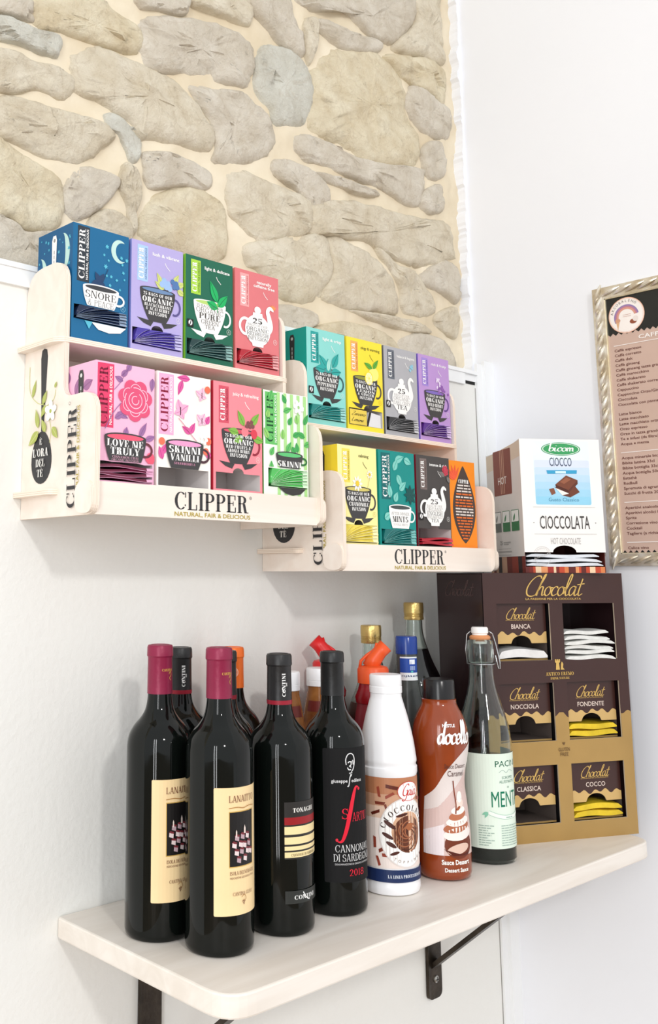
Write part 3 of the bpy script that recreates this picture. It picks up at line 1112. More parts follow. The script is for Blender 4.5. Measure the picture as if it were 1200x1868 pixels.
def tea_rack(loc, label):
    t = thing('tea_rack', loc, 0, label, 'tea rack', 'plywood tea racks on the wall')
    prof = rounded([(0, 0), (0, .2975), (-.086, .2975), (-.086, .134), (-.151, .134), (-.151, 0)], [0, .036, .03, .016, .026, .014], 6)
    prof = prof[::-1]
    for x0, x1 in ((0.0, 0.006), (R_W - 0.006, R_W)):
        m = MB()
        m.prism(prof, lambda p: (x0, p[0] - 0.0005, p[1]), lambda p: (x1, p[0] - 0.0005, p[1]), 0, 1)
        m.build('side_panel', [ply, pe['X']], t)
    m = MB()
    o2 = rounded([(-.0105, -.0005), (-.0105, -.088), (R_W + .0105, -.088), (R_W + .0105, -.0005)], [0, .02, .02, 0], 4)
    m.prism(o2, lambda p: (p[0], p[1], .198), lambda p: (p[0], p[1], .2045), 0, 1)
    m.build('upper_shelf', [ply, pe['Z']], t)
    m = MB()
    o2 = rounded([(-.0105, -.0005), (-.0105, -.079), (.006, -.079), (.006, -.139), (R_W - .006, -.139), (R_W - .006, -.079), (R_W + .0105, -.079), (R_W + .0105, -.0005)], [0, .012, 0, 0, 0, 0, .012, 0], 4)
    m.prism(o2, lambda p: (p[0], p[1], .0245), lambda p: (p[0], p[1], .031), 0, 1)
    m.build('lower_shelf', [ply, pe['Z']], t)
    m = MB()
    m.box((.006, -.145, .0005), (R_W - .006, -.139, .036))
    fb = m.build('front_board', ply, t)
    for s in (0, 1):
        m = MB()
        o2 = rounded([(-.152, .0015), (-.152, .036), (-.119, .036), (-.119, .0015)], [.012, .012, .016, .016], 6)
        xs = (-.0042, 0) if s == 0 else (R_W, R_W + .0042)
        m.prism(o2, lambda p: (xs[0], p[0], p[1]), lambda p: (xs[1], p[0], p[1]), 0, 1)
        m.build('end_tab', [ply, pe['X']], t)
    m = MB()
    m.box((.006, -.0045, .031), (R_W - .006, -.0006, .262))
    m.build('back_panel', ply, t)
    # front lettering
    pr = Print(plane_map((0, -.145, 0), (1, 0, 0), (0, 0, 1)), t)
    pr.part('logo_lettering')
    pr.text('serif', 'CLIPPER', .1135, .0105, .0205, DARK, fit=.117, T=.19)
    pr.ring(.2335, .029, .0017, .0004, DARK)
    pr.text('sans', 'R', .2335, .0281, .0018, DARK, 'c')
    pr.part('tagline_lettering')
    pr.text('sans', 'NATURAL, FAIR & DELICIOUS', .1135, .0032, .0048, GOLD, fit=.119, bold=.012)
    pr.end()
    # side lettering and spoon
    pr = Print(plane_map((0, -.0005, 0), (0, -1, 0), (0, 0, 1)), t)
    pr.part('spoon_print')
    pr.polys([[(.0365, .186), (.0385, .1955), (.0435, .1975), (.049, .1955), (.051, .187), (.0468, .112), (.046, .1), (.0405, .1), (.0405, .112)]], DARK)
    bowl = []
    for i in range(28):
        a = 2 * math.pi * i / 28
        x, y = math.sin(a), math.cos(a)
        bowl.append((.043 + .0215 * x * (1 - .14 * y), .0695 + .0305 * y))
    pr.polys([bowl], DARK)
    pr.part('vine_print')
    pr.stroke([(.012, .18), (.014, .15), (.03, .135), (.05, .128), (.058, .112)], .0009, OLIVE2)
    pr.stroke([(.05, .128), (.066, .134), (.07, .145)], .0009, OLIVE2)
    pr.stroke([(.058, .112), (.062, .1), (.06, .085)], .0009, OLIVE2)
    for (u, v, l, a, wd) in ((.02, .142, .022, 70, .008), (.043, .131, .018, 60, .009), (.05, .129, .016, -125, .009), (.069, .147, .008, 60, .005),
                             (.058, .112, .022, 45, .011), (.036, .104, .024, 105, .01), (.052, .098, .018, 120, .01), (.066, .102, .018, -50, .011), (.037, .1, .026, 215, .013)):
        pr.leaf(u, v, l, a, wd, OLIVE, OLIVE2)
    for k in range(5):
        a = 2 * math.pi * k / 5 + .3
        pr.ell(.062 + .007 * math.cos(a), .121 + .007 * math.sin(a), .0058, .0042, (253, 252, 248), rot=a, n=12)
    pr.ell(.062, .121, .0025, .0025, OLIVE, n=10)
    pr.part('spoon_lettering')
    for s_, v, h in (('È', .084, .0072), ("L'ORA", .0705, .0092), ('DEL', .0585, .0092), ('TÈ', .047, .0085)):
        pr.text('serif', s_, .043, v, h, (246, 244, 238), 'c', T=.22, fit={'È': .006, "L'ORA": .033, 'DEL': .02, 'TÈ': .0135}[s_])
    pr.part('side_logo_lettering')
    pr.text('serif', 'CLIPPER', .1155, .0075, .0165, DARK, rot=90, fit=.113, T=.19)
    pr.ring(.1015, .1245, .0017, .0004, DARK)
    pr.part('side_tagline_lettering')
    pr.text('sans', 'NATURAL, FAIR & DELICIOUS', .1222, .0085, .005, GOLD, rot=90, fit=.112, bold=.012)
    pr.end()
    return t


RACK1, RACK2 = (0.5855, 0, 0.4465), (0.9805, 0, 0.3888)
rk = tea_rack(RACK1, 'pale plywood tea rack hanging on the wall, left one and higher up')


def copy_tree(o, parent=None):
    c = o.copy()
    COL.objects.link(c)
    c.parent = parent
    for ch in list(o.children):
        copy_tree(ch, c)
    return c


rk2 = copy_tree(rk)
rk2.location = RACK2
rk2['label'] = 'pale plywood tea rack hanging lower on the wall, right one, nearer the corner'

# ------------------------------------------------------------------ tea boxes
BW, BH, BD = 0.0815, 0.1385, 0.074
inner_card = mat((214, 208, 206), 0.8, name='grey_card_inside', var=0.03)
WHITE = (250, 249, 246)
INK = (58, 56, 56)


def fan_ray(i, n, w, h):
    """edge of the i-th of n sachets fanned out from the lower left corner of an opening w x h"""
    pu, pv = w * (.02 + .012 * i / n), h * (.04 + .16 * i / n)
    nr = n * .52
    if i <= nr:
        tu, tv = w * .985, h * (.03 + .93 * (i / nr) ** .92)
    else:
        tu, tv = w * (.985 - .9 * ((i - nr) / (n - nr)) ** 1.25), h * .97
    cu, cv = pu + (tu - pu) * .42, pv + (tv - pv) * .74
    pts = []
    for k in range(9):
        t = k / 8
        pts.append((pu * (1 - t) ** 2 + 2 * t * (1 - t) * cu + tu * t * t, pv * (1 - t) ** 2 + 2 * t * (1 - t) * cv + tv * t * t))
    return pts, i <= nr


def fan_sachet(mw, A, B, right, y0, y1, mats, label, group):
    """one sachet seen edge-on: a wedge between two rays, paler crimp along its lower edge and at the right end"""
    m = MB()
    n = len(A)
    lerp = lambda p, q, t: (p[0] + (q[0] - p[0]) * t, p[1] + (q[1] - p[1]) * t)
    for k in range(n - 1):
        a0, a1, b0, b1 = A[k], A[k + 1], B[k], B[k + 1]
        b0, b1 = lerp(a0, b0, .94), lerp(a1, b1, .94)
        d = max(1e-6, math.hypot(b1[0] - a1[0], b1[1] - a1[1]))
        f = min(.4, .00042 / d)
        c0, c1 = lerp(a0, b0, f), lerp(a1, b1, f)
        pale = 1 if (right and k >= n - 2) else 0
        m.quad((a0[0], y0, a0[1]), (a1[0], y0, a1[1]), (c1[0], y0, c1[1]), (c0[0], y0, c0[1]), 1)
        m.quad((c0[0], y0, c0[1]), (c1[0], y0, c1[1]), (b1[0], y0 + .0022, b1[1]), (b0[0], y0 + .0022, b0[1]), pale)
        m.quad((a0[0], y0, a0[1]), (a0[0], y1, a0[1]), (a1[0], y1, a1[1]), (a1[0], y0, a1[1]), 0)
        m.quad((b0[0], y0 + .0022, b0[1]), (b1[0], y0 + .0022, b1[1]), (b1[0], y1, b1[1]), (b0[0], y1, b0[1]), 0)
        m.quad((a0[0], y1, a0[1]), (b0[0], y1, b0[1]), (b1[0], y1, b1[1]), (a1[0], y1, a1[1]), 0)
    a, b = A[-1], lerp(A[-1], B[-1], .94)
    m.quad((a[0], y0, a[1]), (a[0], y1, a[1]), (b[0], y1, b[1]), (b[0], y0 + .0022, b[1]), 1)
    o = m.build('tea_sachet', mats)
    o.matrix_world = mw
    return tag(o, label, 'tea sachet', group)


ORD = ('lowest', 'second from below', 'third from below', 'fourth from below', 'fifth from below', 'sixth from below', 'seventh from below', 'eighth from below', 'ninth from below', 'tenth from below')


def sachet(mw, path, th, y0, y1, mats, label, group, jag=0.0):
    """a flat pillow sachet: coloured front bulge, thin pale crimp along its lower edge"""
    m = MB()
    n = len(path)
    pale_from = int((n - 1) * 0.9)
    for i in range(n - 1):
        (a, b), (c, d) = path[i], path[i + 1]
        ta, tb = (th[i], th[i + 1]) if isinstance(th, list) else (th, th)
        e0 = y0 + jag * (0.5 - i / n)
        e1 = y0 + jag * (0.5 - (i + 1) / n)
        q = 0 if i < pale_from else 1
        cr = .00036
        m.quad((a, e0, b), (c, e1, d), (c, y1, d), (a, y1, b), q)
        m.quad((a, e0, b), (a, e0, b + cr), (c, e1, d + cr), (c, e1, d), 1)
        m.quad((a, e0, b + cr), (a, e0 + .0012, b + ta), (c, e1 + .0012, d + tb), (c, e1, d + cr), q)
        m.quad((a, e0 + .0012, b + ta), (a, y1, b + ta), (c, y1, d + tb), (c, e1 + .0012, d + tb), q)
        m.quad((a, y1, b), (c, y1, d), (c, y1, d + tb), (a, y1, b + ta), 0)
    (a, b), (c, d) = path[0], path[-1]
    ta, tb = (th[0], th[-1]) if isinstance(th, list) else (th, th)
    m.quad((a, y0, b), (a, y1, b), (a, y1, b + ta), (a, y0, b + ta), 0)
    m.quad((c, y0, d), (c, y0, d + tb), (c, y1, d + tb), (c, y1, d), 1)
    o = m.build('tea_sachet', mats)
    o.matrix_world = mw
    return tag(o, label, 'tea sachet', group)


def cup(pr, cu, vt, wd, ht, col, liq, hcol, base=0.24, handle=1, rim=0.11):
    """tea cup: centre u, rim height v, width, height"""
    pts = []
    n = 9
    for i in range(n + 1):
        t = i / n
        pts.append((cu - wd / 2 * (1 - (1 - base * 2) * t ** 1.9), vt - ht * t))
    pts += [(2 * cu - a, b) for a, b in reversed(pts)]
    if handle:
        pr.ring(cu + wd / 2 - wd * .01, vt - ht * .42, wd * .155, wd * .05, hcol, -110, 110, ry=ht * .25)
    pr.polys([pts], col)
    pr.ell(cu, vt, wd / 2, wd * rim * .62, col, 24)
    pr.ell(cu, vt - wd * .004, wd * .44, wd * rim * .42, liq, 24)


def saucer(pr, cu, v, wd, col, gap):
    """the two wings of a saucer, left and right of the thumb notch"""
    for s in (-1, 1):
        pr.polys([[(cu + s * wd * .5, v + .0045), (cu + s * wd * .34, v - .0015), (cu + s * gap, v - .0042), (cu + s * gap * .6, v + .002), (cu + s * wd * .3, v + .0035)]], col)


def pot(pr, cu, cv, rx, ry, col=WHITE):
    """white teapot with a swan-neck spout on the right and a handle on the left"""
    pr.ring(cu - rx * .98, cv + ry * .12, rx * .42, rx * .17, col, 60, 300, ry=ry * .5)
    pr.ell(cu, cv, rx, ry, col, 28)
    pr.polys([[(cu - rx * .42, cv + ry * .8), (cu + rx * .42, cv + ry * .8), (cu + rx * .36, cv + ry * 1.12), (cu - rx * .36, cv + ry * 1.12)]], col)
    pr.ell(cu, cv + ry * 1.3, rx * .26, ry * .24, col, 16)
    pts = catmull([(cu + rx * .7, cv - ry * .05), (cu + rx * 1.0, cv + ry * .35), (cu + rx * .92, cv + ry * .9), (cu + rx * .8, cv + ry * 1.35), (cu + rx * 1.0, cv + ry * 1.62), (cu + rx * 1.28, cv + ry * 1.45)], 5)
    k = len(pts)
    wds = [rx * (.5 - .36 * i / (k - 1)) for i in range(k)]
    wds[-4:] = [rx * .17, rx * .18, rx * .12, rx * .04]
    pr.polys(stroke2(pts, wds), col)
    pr.polys([[(cu - rx * .45, cv - ry * .9), (cu + rx * .45, cv - ry * .9), (cu + rx * .42, cv - ry * 1.06), (cu - rx * .42, cv - ry * 1.06)]], col)


def box_art(pr, d):
    W, H = d['W'], BH
    U = lambda u: u * W
    V = lambda v: v * H
    st = d['style']
    big = st in ('bigcup',)
    # logo panel
    pc, tc, t2 = d['panel']
    if pc is not None:
        pr.part('logo_panel')
        if big:
            u0, u1, v0, v1 = d.get('pbox', (.03, .3, .47, .985))
        else:
            u0, u1, v0, v1 = d.get('pbox', (.11, .31, .635, .965))
        pr.rect(U(u0), V(v0), U(u1), V(v1), pc)
        pr.part('logo_lettering')
        pr.text('serif', 'CLIPPER', U(u0 + (u1 - u0) * .62), V(v0 + .02), U((u1 - u0) * .5), tc, rot=90, fit=V(v1 - v0 - .04), T=.24 if not big else .2)
        pr.text('sans', 'NATURAL, FAIR & DELICIOUS', U(u0 + (u1 - u0) * .9), V(v0 + .02), U((u1 - u0) * .17), t2, rot=90, fit=V(v1 - v0 - .04), bold=.015)
    sl = d.get('slogan')
    if sl:
        pr.part('slogan_lettering')
        c = d.get('scol', WHITE)
        for i, s in enumerate(sl.split('/')):
            pr.text('sans', s, U(.66), V(.895 - .04 * i), V(.03), c, 'c', bold=.02, fit=U(min(.54, .038 * len(s))))
        pr.stroke([(U(.64), V(.85 - .03 * (len(sl.split('/')) - 1))), (U(.67), V(.82 - .03 * (len(sl.split('/')) - 1))), (U(.74), V(.785 - .03 * (len(sl.split('/')) - 1)))], .0009, c)
    art = d.get('art')
    if art:
        pr.part('fruit_print' if not big else 'pattern_print')
        art(pr, U, V)
    if st == 'cup':
        pr.part('cup_print')
        cc, liq, hc = d['cup']
        cu = U(.5)
        saucer(pr, cu, V(.268), U(.78), cc, U(.13))
        cup(pr, cu, V(.575), U(.68), V(.29), cc, liq, hc)
        if d.get('over'):
            pr.part('leaf_print')
            d['over'](pr, U, V)
        pr.part('cup_lettering')
        for s, v, h, f, T in d['lines']:
            pr.text('serif', s, cu, V(v), V(h), d.get('tcol', WHITE), 'c', fit=U(f), T=T)
    elif st == 'pot':
        pr.part('teapot_print')
        pot(pr, U(.5), V(.42), U(.29), V(.155))
        pr.part('teapot_lettering')
        for s, v, h, f, T in d['lines']:
            pr.text('serif', s, U(.5), V(v), V(h), INK if T > .12 else (128, 122, 118), 'c', fit=U(f), T=T)
    elif st == 'bigcup':
        pr.part('cup_print')
        cc, liq, hc = d['cup']
        cu, vt, wd, ht = d['cpos']
        cup(pr, U(cu), V(vt), U(wd), V(ht), cc, liq, hc, base=.36, rim=.13)
        if d.get('sauc'):
            d['sauc'](pr, U, V)
        pr.part('cup_lettering')
        for s, v, h, f, T, c in d['lines']:
            pr.text('serif', s, U(cu), V(v), V(h), c, 'c', fit=U(f), T=T)
    if d.get('marks', True) and st != 'back':
        pr.part('small_mark')
        mc = d.get('mcol', (236, 236, 232))
        pr.ring(U(.9), V(.335), .0034, .0004, mc)
        pr.stroke([(U(.885), V(.325)), (U(.9), V(.35)), (U(.915), V(.325))], .0006, mc, 0)
        if d.get('ft'):
            pr.rect(U(.03), V(.31), U(.155), V(.385), (30, 30, 30))
            pr.ell(U(.092), V(.35), .0032, .0036, (240, 240, 240), 14)
            pr.stroke([(U(.07), V(.325)), (U(.095), V(.35)), (U(.1), V(.37))], .0014, (30, 30, 30), 3)


def leaves(spec, rib=None):
    def f(pr, U, V):
        for u, v, l, a, wd, c in spec:
            pr.leaf(U(u), V(v), l, a, wd, c, rib or tuple(max(0, q - 40) for q in c))
    return f


def tea_box(rack, col, row, d):
    W = d.get('W', BW)
    d['W'] = W
    x = rack[0] + 0.0078 + col + W / 2
    z = rack[2] + (0.2047 if row else 0.0312)
    yf = -0.0845 if row else -0.1375
    yf += d.get('dy', 0)
    t = thing('tea_box', (x, yf + BD / 2, z), R(d.get('rz', 0)), d['label'], 'tea box', d['group'])
    fc, sc = ink(d['col']), ink(d.get('side', d['col']))
    hole = d.get('hole')
    m = MB()
    a, b = -W / 2, -BD / 2
    P = lambda u, v: (a + u, b, v)
    hw = None
    if hole:
        u0, v0, u1, v1 = hole[0] * W, hole[1] * BH, hole[2] * W, hole[3] * BH
        hw = (u0, v0, u1, v1)
        m.quad(P(0, 0), P(u0, 0), P(u0, BH), P(0, BH))
        m.quad(P(u1, 0), P(W, 0), P(W, BH), P(u1, BH))
        m.quad(P(u0, 0), P(u1, 0), P(u1, v0), P(u0, v0))
        top = [(u0, v1)]
        if len(hole) > 4:
            nc, nr = hole[4] * W, 0.0092
            top += [(nc - nr, v1)] + [(nc - nr * math.cos(math.pi * k / 8), v1 + nr * .72 * math.sin(math.pi * k / 8)) for k in range(1, 8)] + [(nc + nr, v1)]
        elif d.get('torn'):
            rn = random.Random(int(W * 1e5) + int(col * 1e4))
            top += [(u0 + (u1 - u0) * k / 7, v1 + rn.uniform(-.0012, .0012)) for k in range(1, 7)]
        top += [(u1, v1)]
        # the part above the opening, as strips
        for k in range(len(top) - 1):
            (p0, q0), (p1, q1) = top[k], top[k + 1]
            m.quad(P(p0, q0), P(p1, q1), P(p1, BH), P(p0, BH))
        dp = 0.062
        vi = v1 + 0.008
        Q = lambda u, y, v: (a + u, b + y, v)
        m.quad(Q(u0, 0, v0), Q(u1, 0, v0), Q(u1, dp, v0), Q(u0, dp, v0), 2)
        m.quad(Q(u0, 0.0005, vi), Q(u0, dp, vi), Q(u1, dp, vi), Q(u1, 0.0005, vi), 2)
        m.quad(Q(u0, 0, v0), Q(u0, dp, v0), Q(u0, dp, vi), Q(u0, 0, vi), 2)
        m.quad(Q(u1, 0, v0), Q(u1, 0, vi), Q(u1, dp, vi), Q(u1, dp, v0), 2)
        m.quad(Q(u0, dp, v0), Q(u1, dp, v0), Q(u1, dp, vi), Q(u0, dp, vi), 2)
    else:
        m.quad(P(0, 0), P(W, 0), P(W, BH), P(0, BH))
    e = BD / 2
    m.quad((a, e, 0), (a, b, 0), (a, b, BH), (a, e, BH), 1)
    m.quad((-a, b, 0), (-a, e, 0), (-a, e, BH), (-a, b, BH), 1)
    m.quad((a, b, BH), (-a, b, BH), (-a, e, BH), (a, e, BH), 0)
    m.quad((a, e, 0), (-a, e, 0), (-a, b, 0), (a, b, 0), 0)
    m.quad((-a, e, 0), (a, e, 0), (a, e, BH), (-a, e, BH), 0)
    m.build('carton', [fc, sc, inner_card], t)
    pr = Print(plane_map((a, b, 0), (1, 0, 0), (0, 0, 1)), t, h0=0.0001, dh=0.00004)
    pr.regions = [(0, 0, W, BH)] if not hw else [(0, hw[3] + .0013 * (1 if d.get('torn') else 0), W, BH), (0, 0, W, hw[1]), (0, hw[1], hw[0], hw[3]), (hw[2], hw[1], W, hw[3])]
    box_art(pr, d)
    pr.end()
    if d.get('sideart'):
        pr = Print(plane_map((a, e, 0), (0, -1, 0), (0, 0, 1)), t, h0=0.00006, dh=0.000015)
        pr.regions = [(0, 0, BD, BH)]
        d['sideart'](pr)
        pr.end()
    if hole and d.get('fan'):
        f = d['fan']
        mw = Matrix.Translation((x, yf + BD / 2, z)) @ Matrix.Rotation(R(d.get('rz', 0)), 4, 'Z') @ Matrix.Translation((a + hw[0], b, hw[1] + .0003))
        fm = mat(f['col'], 0.3, name='sachet_foil', var=0.12, vscale=60)
        pm = mat(f.get('edge', (214, 208, 222)), 0.4, name='sachet_crimp', var=0.05)
        n = f.get('n', 8)
        w_, h_ = hw[2] - hw[0], hw[3] - hw[1]
        for i in range(n):
            lab = f['label'] + ', ' + (('topmost' if i == n - 1 else ORD[i]))
            if f.get('flat'):
                pth = [(w_ * (.03 + .94 * j / 8), h_ * (.06 + f['flat'] * i / n) + .0012 * math.sin(j * .7 + i * 2)) for j in range(9)]
                th = h_ * f['flat'] / n * .8
                sachet(mw, pth, th, -.0042 + .0006 * (i % 3), .05, [fm, pm], lab, 'sachets in the ' + d['short'], .004)
            else:
                A, rt = fan_ray(i, n, w_, h_)
                B, _ = fan_ray(i + 1, n, w_, h_)
                fan_sachet(mw, A, B, rt, -.0034 + .0007 * (i % 2), .05, [fm, pm], lab, 'sachets in the ' + d['short'])
    return t


def spoon_side(col, txt, u=.046):
    def f(pr):
        pr.part('side_spoon_print')
        pr.polys([[(u - .0052, .125), (u - .003, .131), (u + .003, .131), (u + .0052, .125), (u + .0028, .05), (u - .0028, .05)]], col)
        pr.ell(u, .125, .0022, .0024, txt, 12)
        pr.polys([[(u - .0008, .06 + .006 * k), (u + .0008, .06 + .006 * k), (u + .0008, .0645 + .006 * k), (u - .0008, .0645 + .006 * k)] for k in range(9)], txt)
    return f


def b1_side(pr):
    pr.part('side_pattern_print')
    mo = (190, 226, 220)
    for cu, cv in ((.053, .106), (.006, .085)):
        pts = [(cu + .015 * math.cos(R(a)), cv + .024 * math.sin(R(a))) for a in range(-88, 89, 11)] + [(cu + .006 * math.cos(R(a)), cv + .024 * math.sin(R(a))) for a in range(88, -89, -11)]
        pr.polys([pts], mo)
    rn = random.Random(5)
    for k in range(22):
        pr.star(rn.uniform(.004, .07), rn.uniform(.04, .133), rn.uniform(.0014, .003), (80, 176, 206))
    spoon_side((248, 248, 246), (150, 150, 150), .036)(pr)


def c1_side(pr):
    pr.part('side_pattern_print')
    for u, v, l, a in ((.034, .104, .026, 60), (.022, .09, .022, 150), (.05, .11, .02, 20), (.02, .118, .018, 100)):
        pr.leaf(u, v, l, a, .014, (164, 112, 156), (140, 90, 135))
    for k in range(6):
        pr.ell(.06 + .006 * math.cos(k), .088 + .006 * math.sin(k), .006, .005, (226, 92, 128), 12)
    spoon_side((60, 60, 60), (220, 220, 216), .046)(pr)


def art_b1(pr, U, V):
    mo = (196, 228, 220)
    cu, cv, r = U(.83), V(.845), U(.155)
    pts = [(cu + r * math.cos(R(a)), cv + r * 1.15 * math.sin(R(a))) for a in range(60, 301, 12)]
    pts += [(cu + U(.055) + r * .82 * math.cos(R(a)), cv + r * .92 * math.sin(R(a))) for a in range(292, 67, -12)]
    pr.polys([pts], mo)
    for u, v, r in ((.6, .86, .0032), (.55, .78, .0022), (.58, .68, .0034), (.63, .74, .002), (.6, .6, .0022), (.68, .6, .0026), (.52, .56, .0022), (.9, .66, .0026), (.96, .78, .003), (.78, .58, .0024), (.66, .52, .0026), (.84, .5, .002), (.92, .6, .0018), (.86, .79, .0028), (.88, .73, .0022)):
        pr.star(U(u), V(v), r, (92, 190, 214))
    pr.stroke([(U(.5), V(.47)), (U(.54), V(.55)), (U(.62), V(.66))], .0009, (36, 60, 96))
    for a in (200, 240, 120, 60, 320):
        pr.leaf(U(.47), V(.53), .013, a, .008, (38, 66, 104))


def art_b2(pr, U, V):
    for u, v, l, a in ((.6, .62, .02, 120), (.62, .6, .017, 150), (.8, .66, .018, 60), (.86, .66, .016, 20), (.88, .62, .014, -20)):
        pr.leaf(U(u), V(v), l, a, .009, (206, 214, 130), (170, 180, 90))
    for u, v in ((.62, .68), (.7, .66), (.66, .63), (.73, .62), (.58, .645)):
        pr.ell(U(u), V(v), .0042, .0042, (158, 190, 232), 12)
    for u, v in ((.79, .69), (.86, .68), (.82, .645), (.88, .65)):
        pr.ell(U(u), V(v), .0036, .0036, (84, 122, 176), 12)


def over_b3(pr, U, V):
    for u, v, l, a in ((.66, .6, .03, 115), (.68, .56, .024, 48), (.66, .54, .02, 160)):
        pr.leaf(U(u), V(v), l, a, .013, (28, 178, 98), (14, 120, 66))
    pr.stroke([(U(.66), V(.5)), (U(.665), V(.56)), (U(.66), V(.62))], .001, (28, 178, 98))


def art_b4(pr, U, V):
    for k in range(5):
        pr.leaf(U(.86), V(.66), .008, 40 + 30 * k, .004, (240, 150, 90))


def rose(pr, cu, cv, r, col, line):
    for k in range(7):
        a = 2 * math.pi * k / 7 + .2
        pr.ell(cu + r * .68 * math.cos(a), cv + r * .72 * math.sin(a), r * .42, r * .38, col, 16)
    pr.ell(cu, cv, r * .72, r * .72, col, 20)
    for q in (.22, .42, .66):
        pr.ring(cu, cv, r * q, r * .045, line, 20 + q * 200, 330 + q * 200)
    for k in range(6):
        a = 2 * math.pi * k / 6 + .5
        pr.ring(cu + r * .5 * math.cos(a), cv + r * .5 * math.sin(a), r * .34, r * .04, line, math.degrees(a) - 70, math.degrees(a) + 70, n=10)


def art_c1(pr, U, V):
    mv = (158, 112, 162)
    for u, v, l, a in ((.42, .9, .014, 40), (.45, .86, .012, 160), (.52, .95, .012, 60), (.36, .6, .016, -20), (.32, .55, .014, 30), (.96, .92, .016, 265), (.5, .42, .01, 80), (.74, .42, .02, 60), (.84, .4, .016, 20)):
        pr.leaf(U(u), V(v), l, a, .008, mv, (130, 84, 134))
    pr.stroke([(U(.3), V(.78)), (U(.42), V(.86)), (U(.5), V(.96))], .0008, mv)
    pr.stroke([(U(.16), V(.46)), (U(.3), V(.6)), (U(.42), V(.68))], .001, mv)
    rose(pr, U(.66), V(.715), U(.27), (226, 86, 124), (250, 200, 218))
    for k in range(4):
        pr.ell(U(.93 + .03 * math.cos(k * 1.6)), V(.25 + .02 * math.sin(k * 1.6)), U(.06), V(.03), (232, 92, 116), 12)


def butterfly(pr, u, v, s, rot, col):
    for a, l, wd in ((55, 1.0, .8), (125, 1.0, .8), (-40, .7, .6), (220, .7, .6)):
        pr.leaf(u, v, s * l, a + rot, s * wd, col, (214, 120, 168))
    pr.stroke([(u - s * .05 * math.cos(R(rot + 90)), v - s * .3), (u, v + s * .35)], s * .09, (70, 40, 50), 0)


def art_c2(pr, U, V):
    pk = (222, 92, 160)
    for u, v, l, a in ((.46, .95, .02, 250), (.6, .97, .02, 180), (.6, .5, .016, 60), (.62, .5, .016, 150), (.58, .42, .014, 250), (.9, .6, .012, 60), (.08, .3, .016, 60), (.1, .26, .016, 110), (.98, .3, .014, 120)):
        pr.leaf(U(u), V(v), l, a, .009, pk, (180, 50, 120))
    butterfly(pr, U(.42), V(.68), .015, -20, (240, 176, 208))
    butterfly(pr, U(.82), V(.84), .011, 25, (246, 196, 218))
    butterfly(pr, U(.82), V(.62), .011, 10, (246, 196, 218))
    for u, v in ((.72, .4), (.78, .38), (.95, .45), (.08, .41), (.93, .9), (.9, .36)):
        pr.ell(U(u), V(v), U(.055), V(.032), (240, 116, 88), 14)
    pr.stroke([(U(.38), V(.62)), (U(.5), V(.56)), (U(.64), V(.48)), (U(.72), V(.44))], .0008, (214, 120, 150))
    for k in range(5):
        pr.ell(U(.86) + .004 * math.cos(k * 1.26), V(.46) + .004 * math.sin(k * 1.26), .0024, .0024, (255, 255, 255), 8)


def over_c3(pr, U, V):
    for u, v, l, a in ((.62, .63, .022, 120), (.76, .64, .022, 50), (.5, .56, .018, 170), (.8, .53, .02, -10), (.58, .52, .016, 200)):
        pr.leaf(U(u), V(v), l, a, .011, (132, 184, 76), (90, 140, 50))
    for u, v in ((.7, .66), (.77, .67), (.74, .63), (.8, .635), (.67, .63)):
        pr.ell(U(u), V(v), .0028, .0028, (128, 76, 78), 10)
    pr.ell(U(.63), V(.575), .0062, .0058, (244, 130, 140), 14)
    pr.ell(U(.82), V(.565), .0055, .0062, (220, 66, 84), 14)


def art_c4(pr, U, V):
    for k in range(5):
        pr.rect(U(.3 + k * .15), 0.0005, U(.365 + k * .15), V(.995), (176, 226, 146))
    rn = random.Random(4)
    for u, v, a in ((.5, .9, 120), (.44, .82, 20), (.55, .7, 60), (.75, .72, 100), (.9, .72, 60), (.42, .56, 90), (.65, .6, 20), (.5, .44, 60), (.75, .45, 100), (.9, .52, 20), (.92, .6, 160), (.14, .4, 60), (.1, .55, 120), (.12, .9, 70), (.08, .74, 80), (.16, .25, 90), (.62, .5, 300)):
        pr.leaf(U(u), V(v), rn.uniform(.012, .018), a, .009, rn.choice([(70, 170, 88), (98, 190, 100), (150, 210, 110)]), (40, 130, 66))
    for k in range(7):
        pr.ell(U(.78) + .006 * math.cos(k), V(.88) + .006 * math.sin(k), .0042, .003, (252, 252, 248), 10, rot=k)


def over_d1(pr, U, V):
    for u, v, l, a in ((.5, .6, .024, 130), (.66, .62, .026, 60), (.46, .58, .02, 175), (.62, .56, .022, 10), (.54, .55, .022, 90)):
        pr.leaf(U(u), V(v), l, a, .014, (48, 168, 162), (20, 120, 116))
    pr.leaf(U(.54), V(.57), .02, 85, .008, (176, 226, 214), (120, 190, 180))


def over_d2(pr, U, V):
    pr.ell(U(.74), V(.64), .0115, .0105, (252, 240, 130), 18)
    pr.ell(U(.6), V(.585), .0095, .0105, (250, 226, 60), 18)
    pr.ell(U(.6), V(.585), .0078, .0088, (252, 246, 190), 18)
    for k in range(8):
        pr.stroke([(U(.6), V(.585)), (U(.6) + .0076 * math.cos(k * .785), V(.585) + .0085 * math.sin(k * .785))], .0006, (250, 226, 60), 0)
    pr.leaf(U(.7), V(.7), .02, 160, .009, (96, 172, 60), (60, 120, 40))
    pr.leaf(U(.72), V(.7), .02, 50, .009, (96, 172, 60), (60, 120, 40))


def art_d3(pr, U, V):
    for k in range(7):
        pr.star(U(.82 + .04 * math.cos(k)), V(.8 + .03 * math.sin(k * 1.3)), .003, (150, 205, 226))


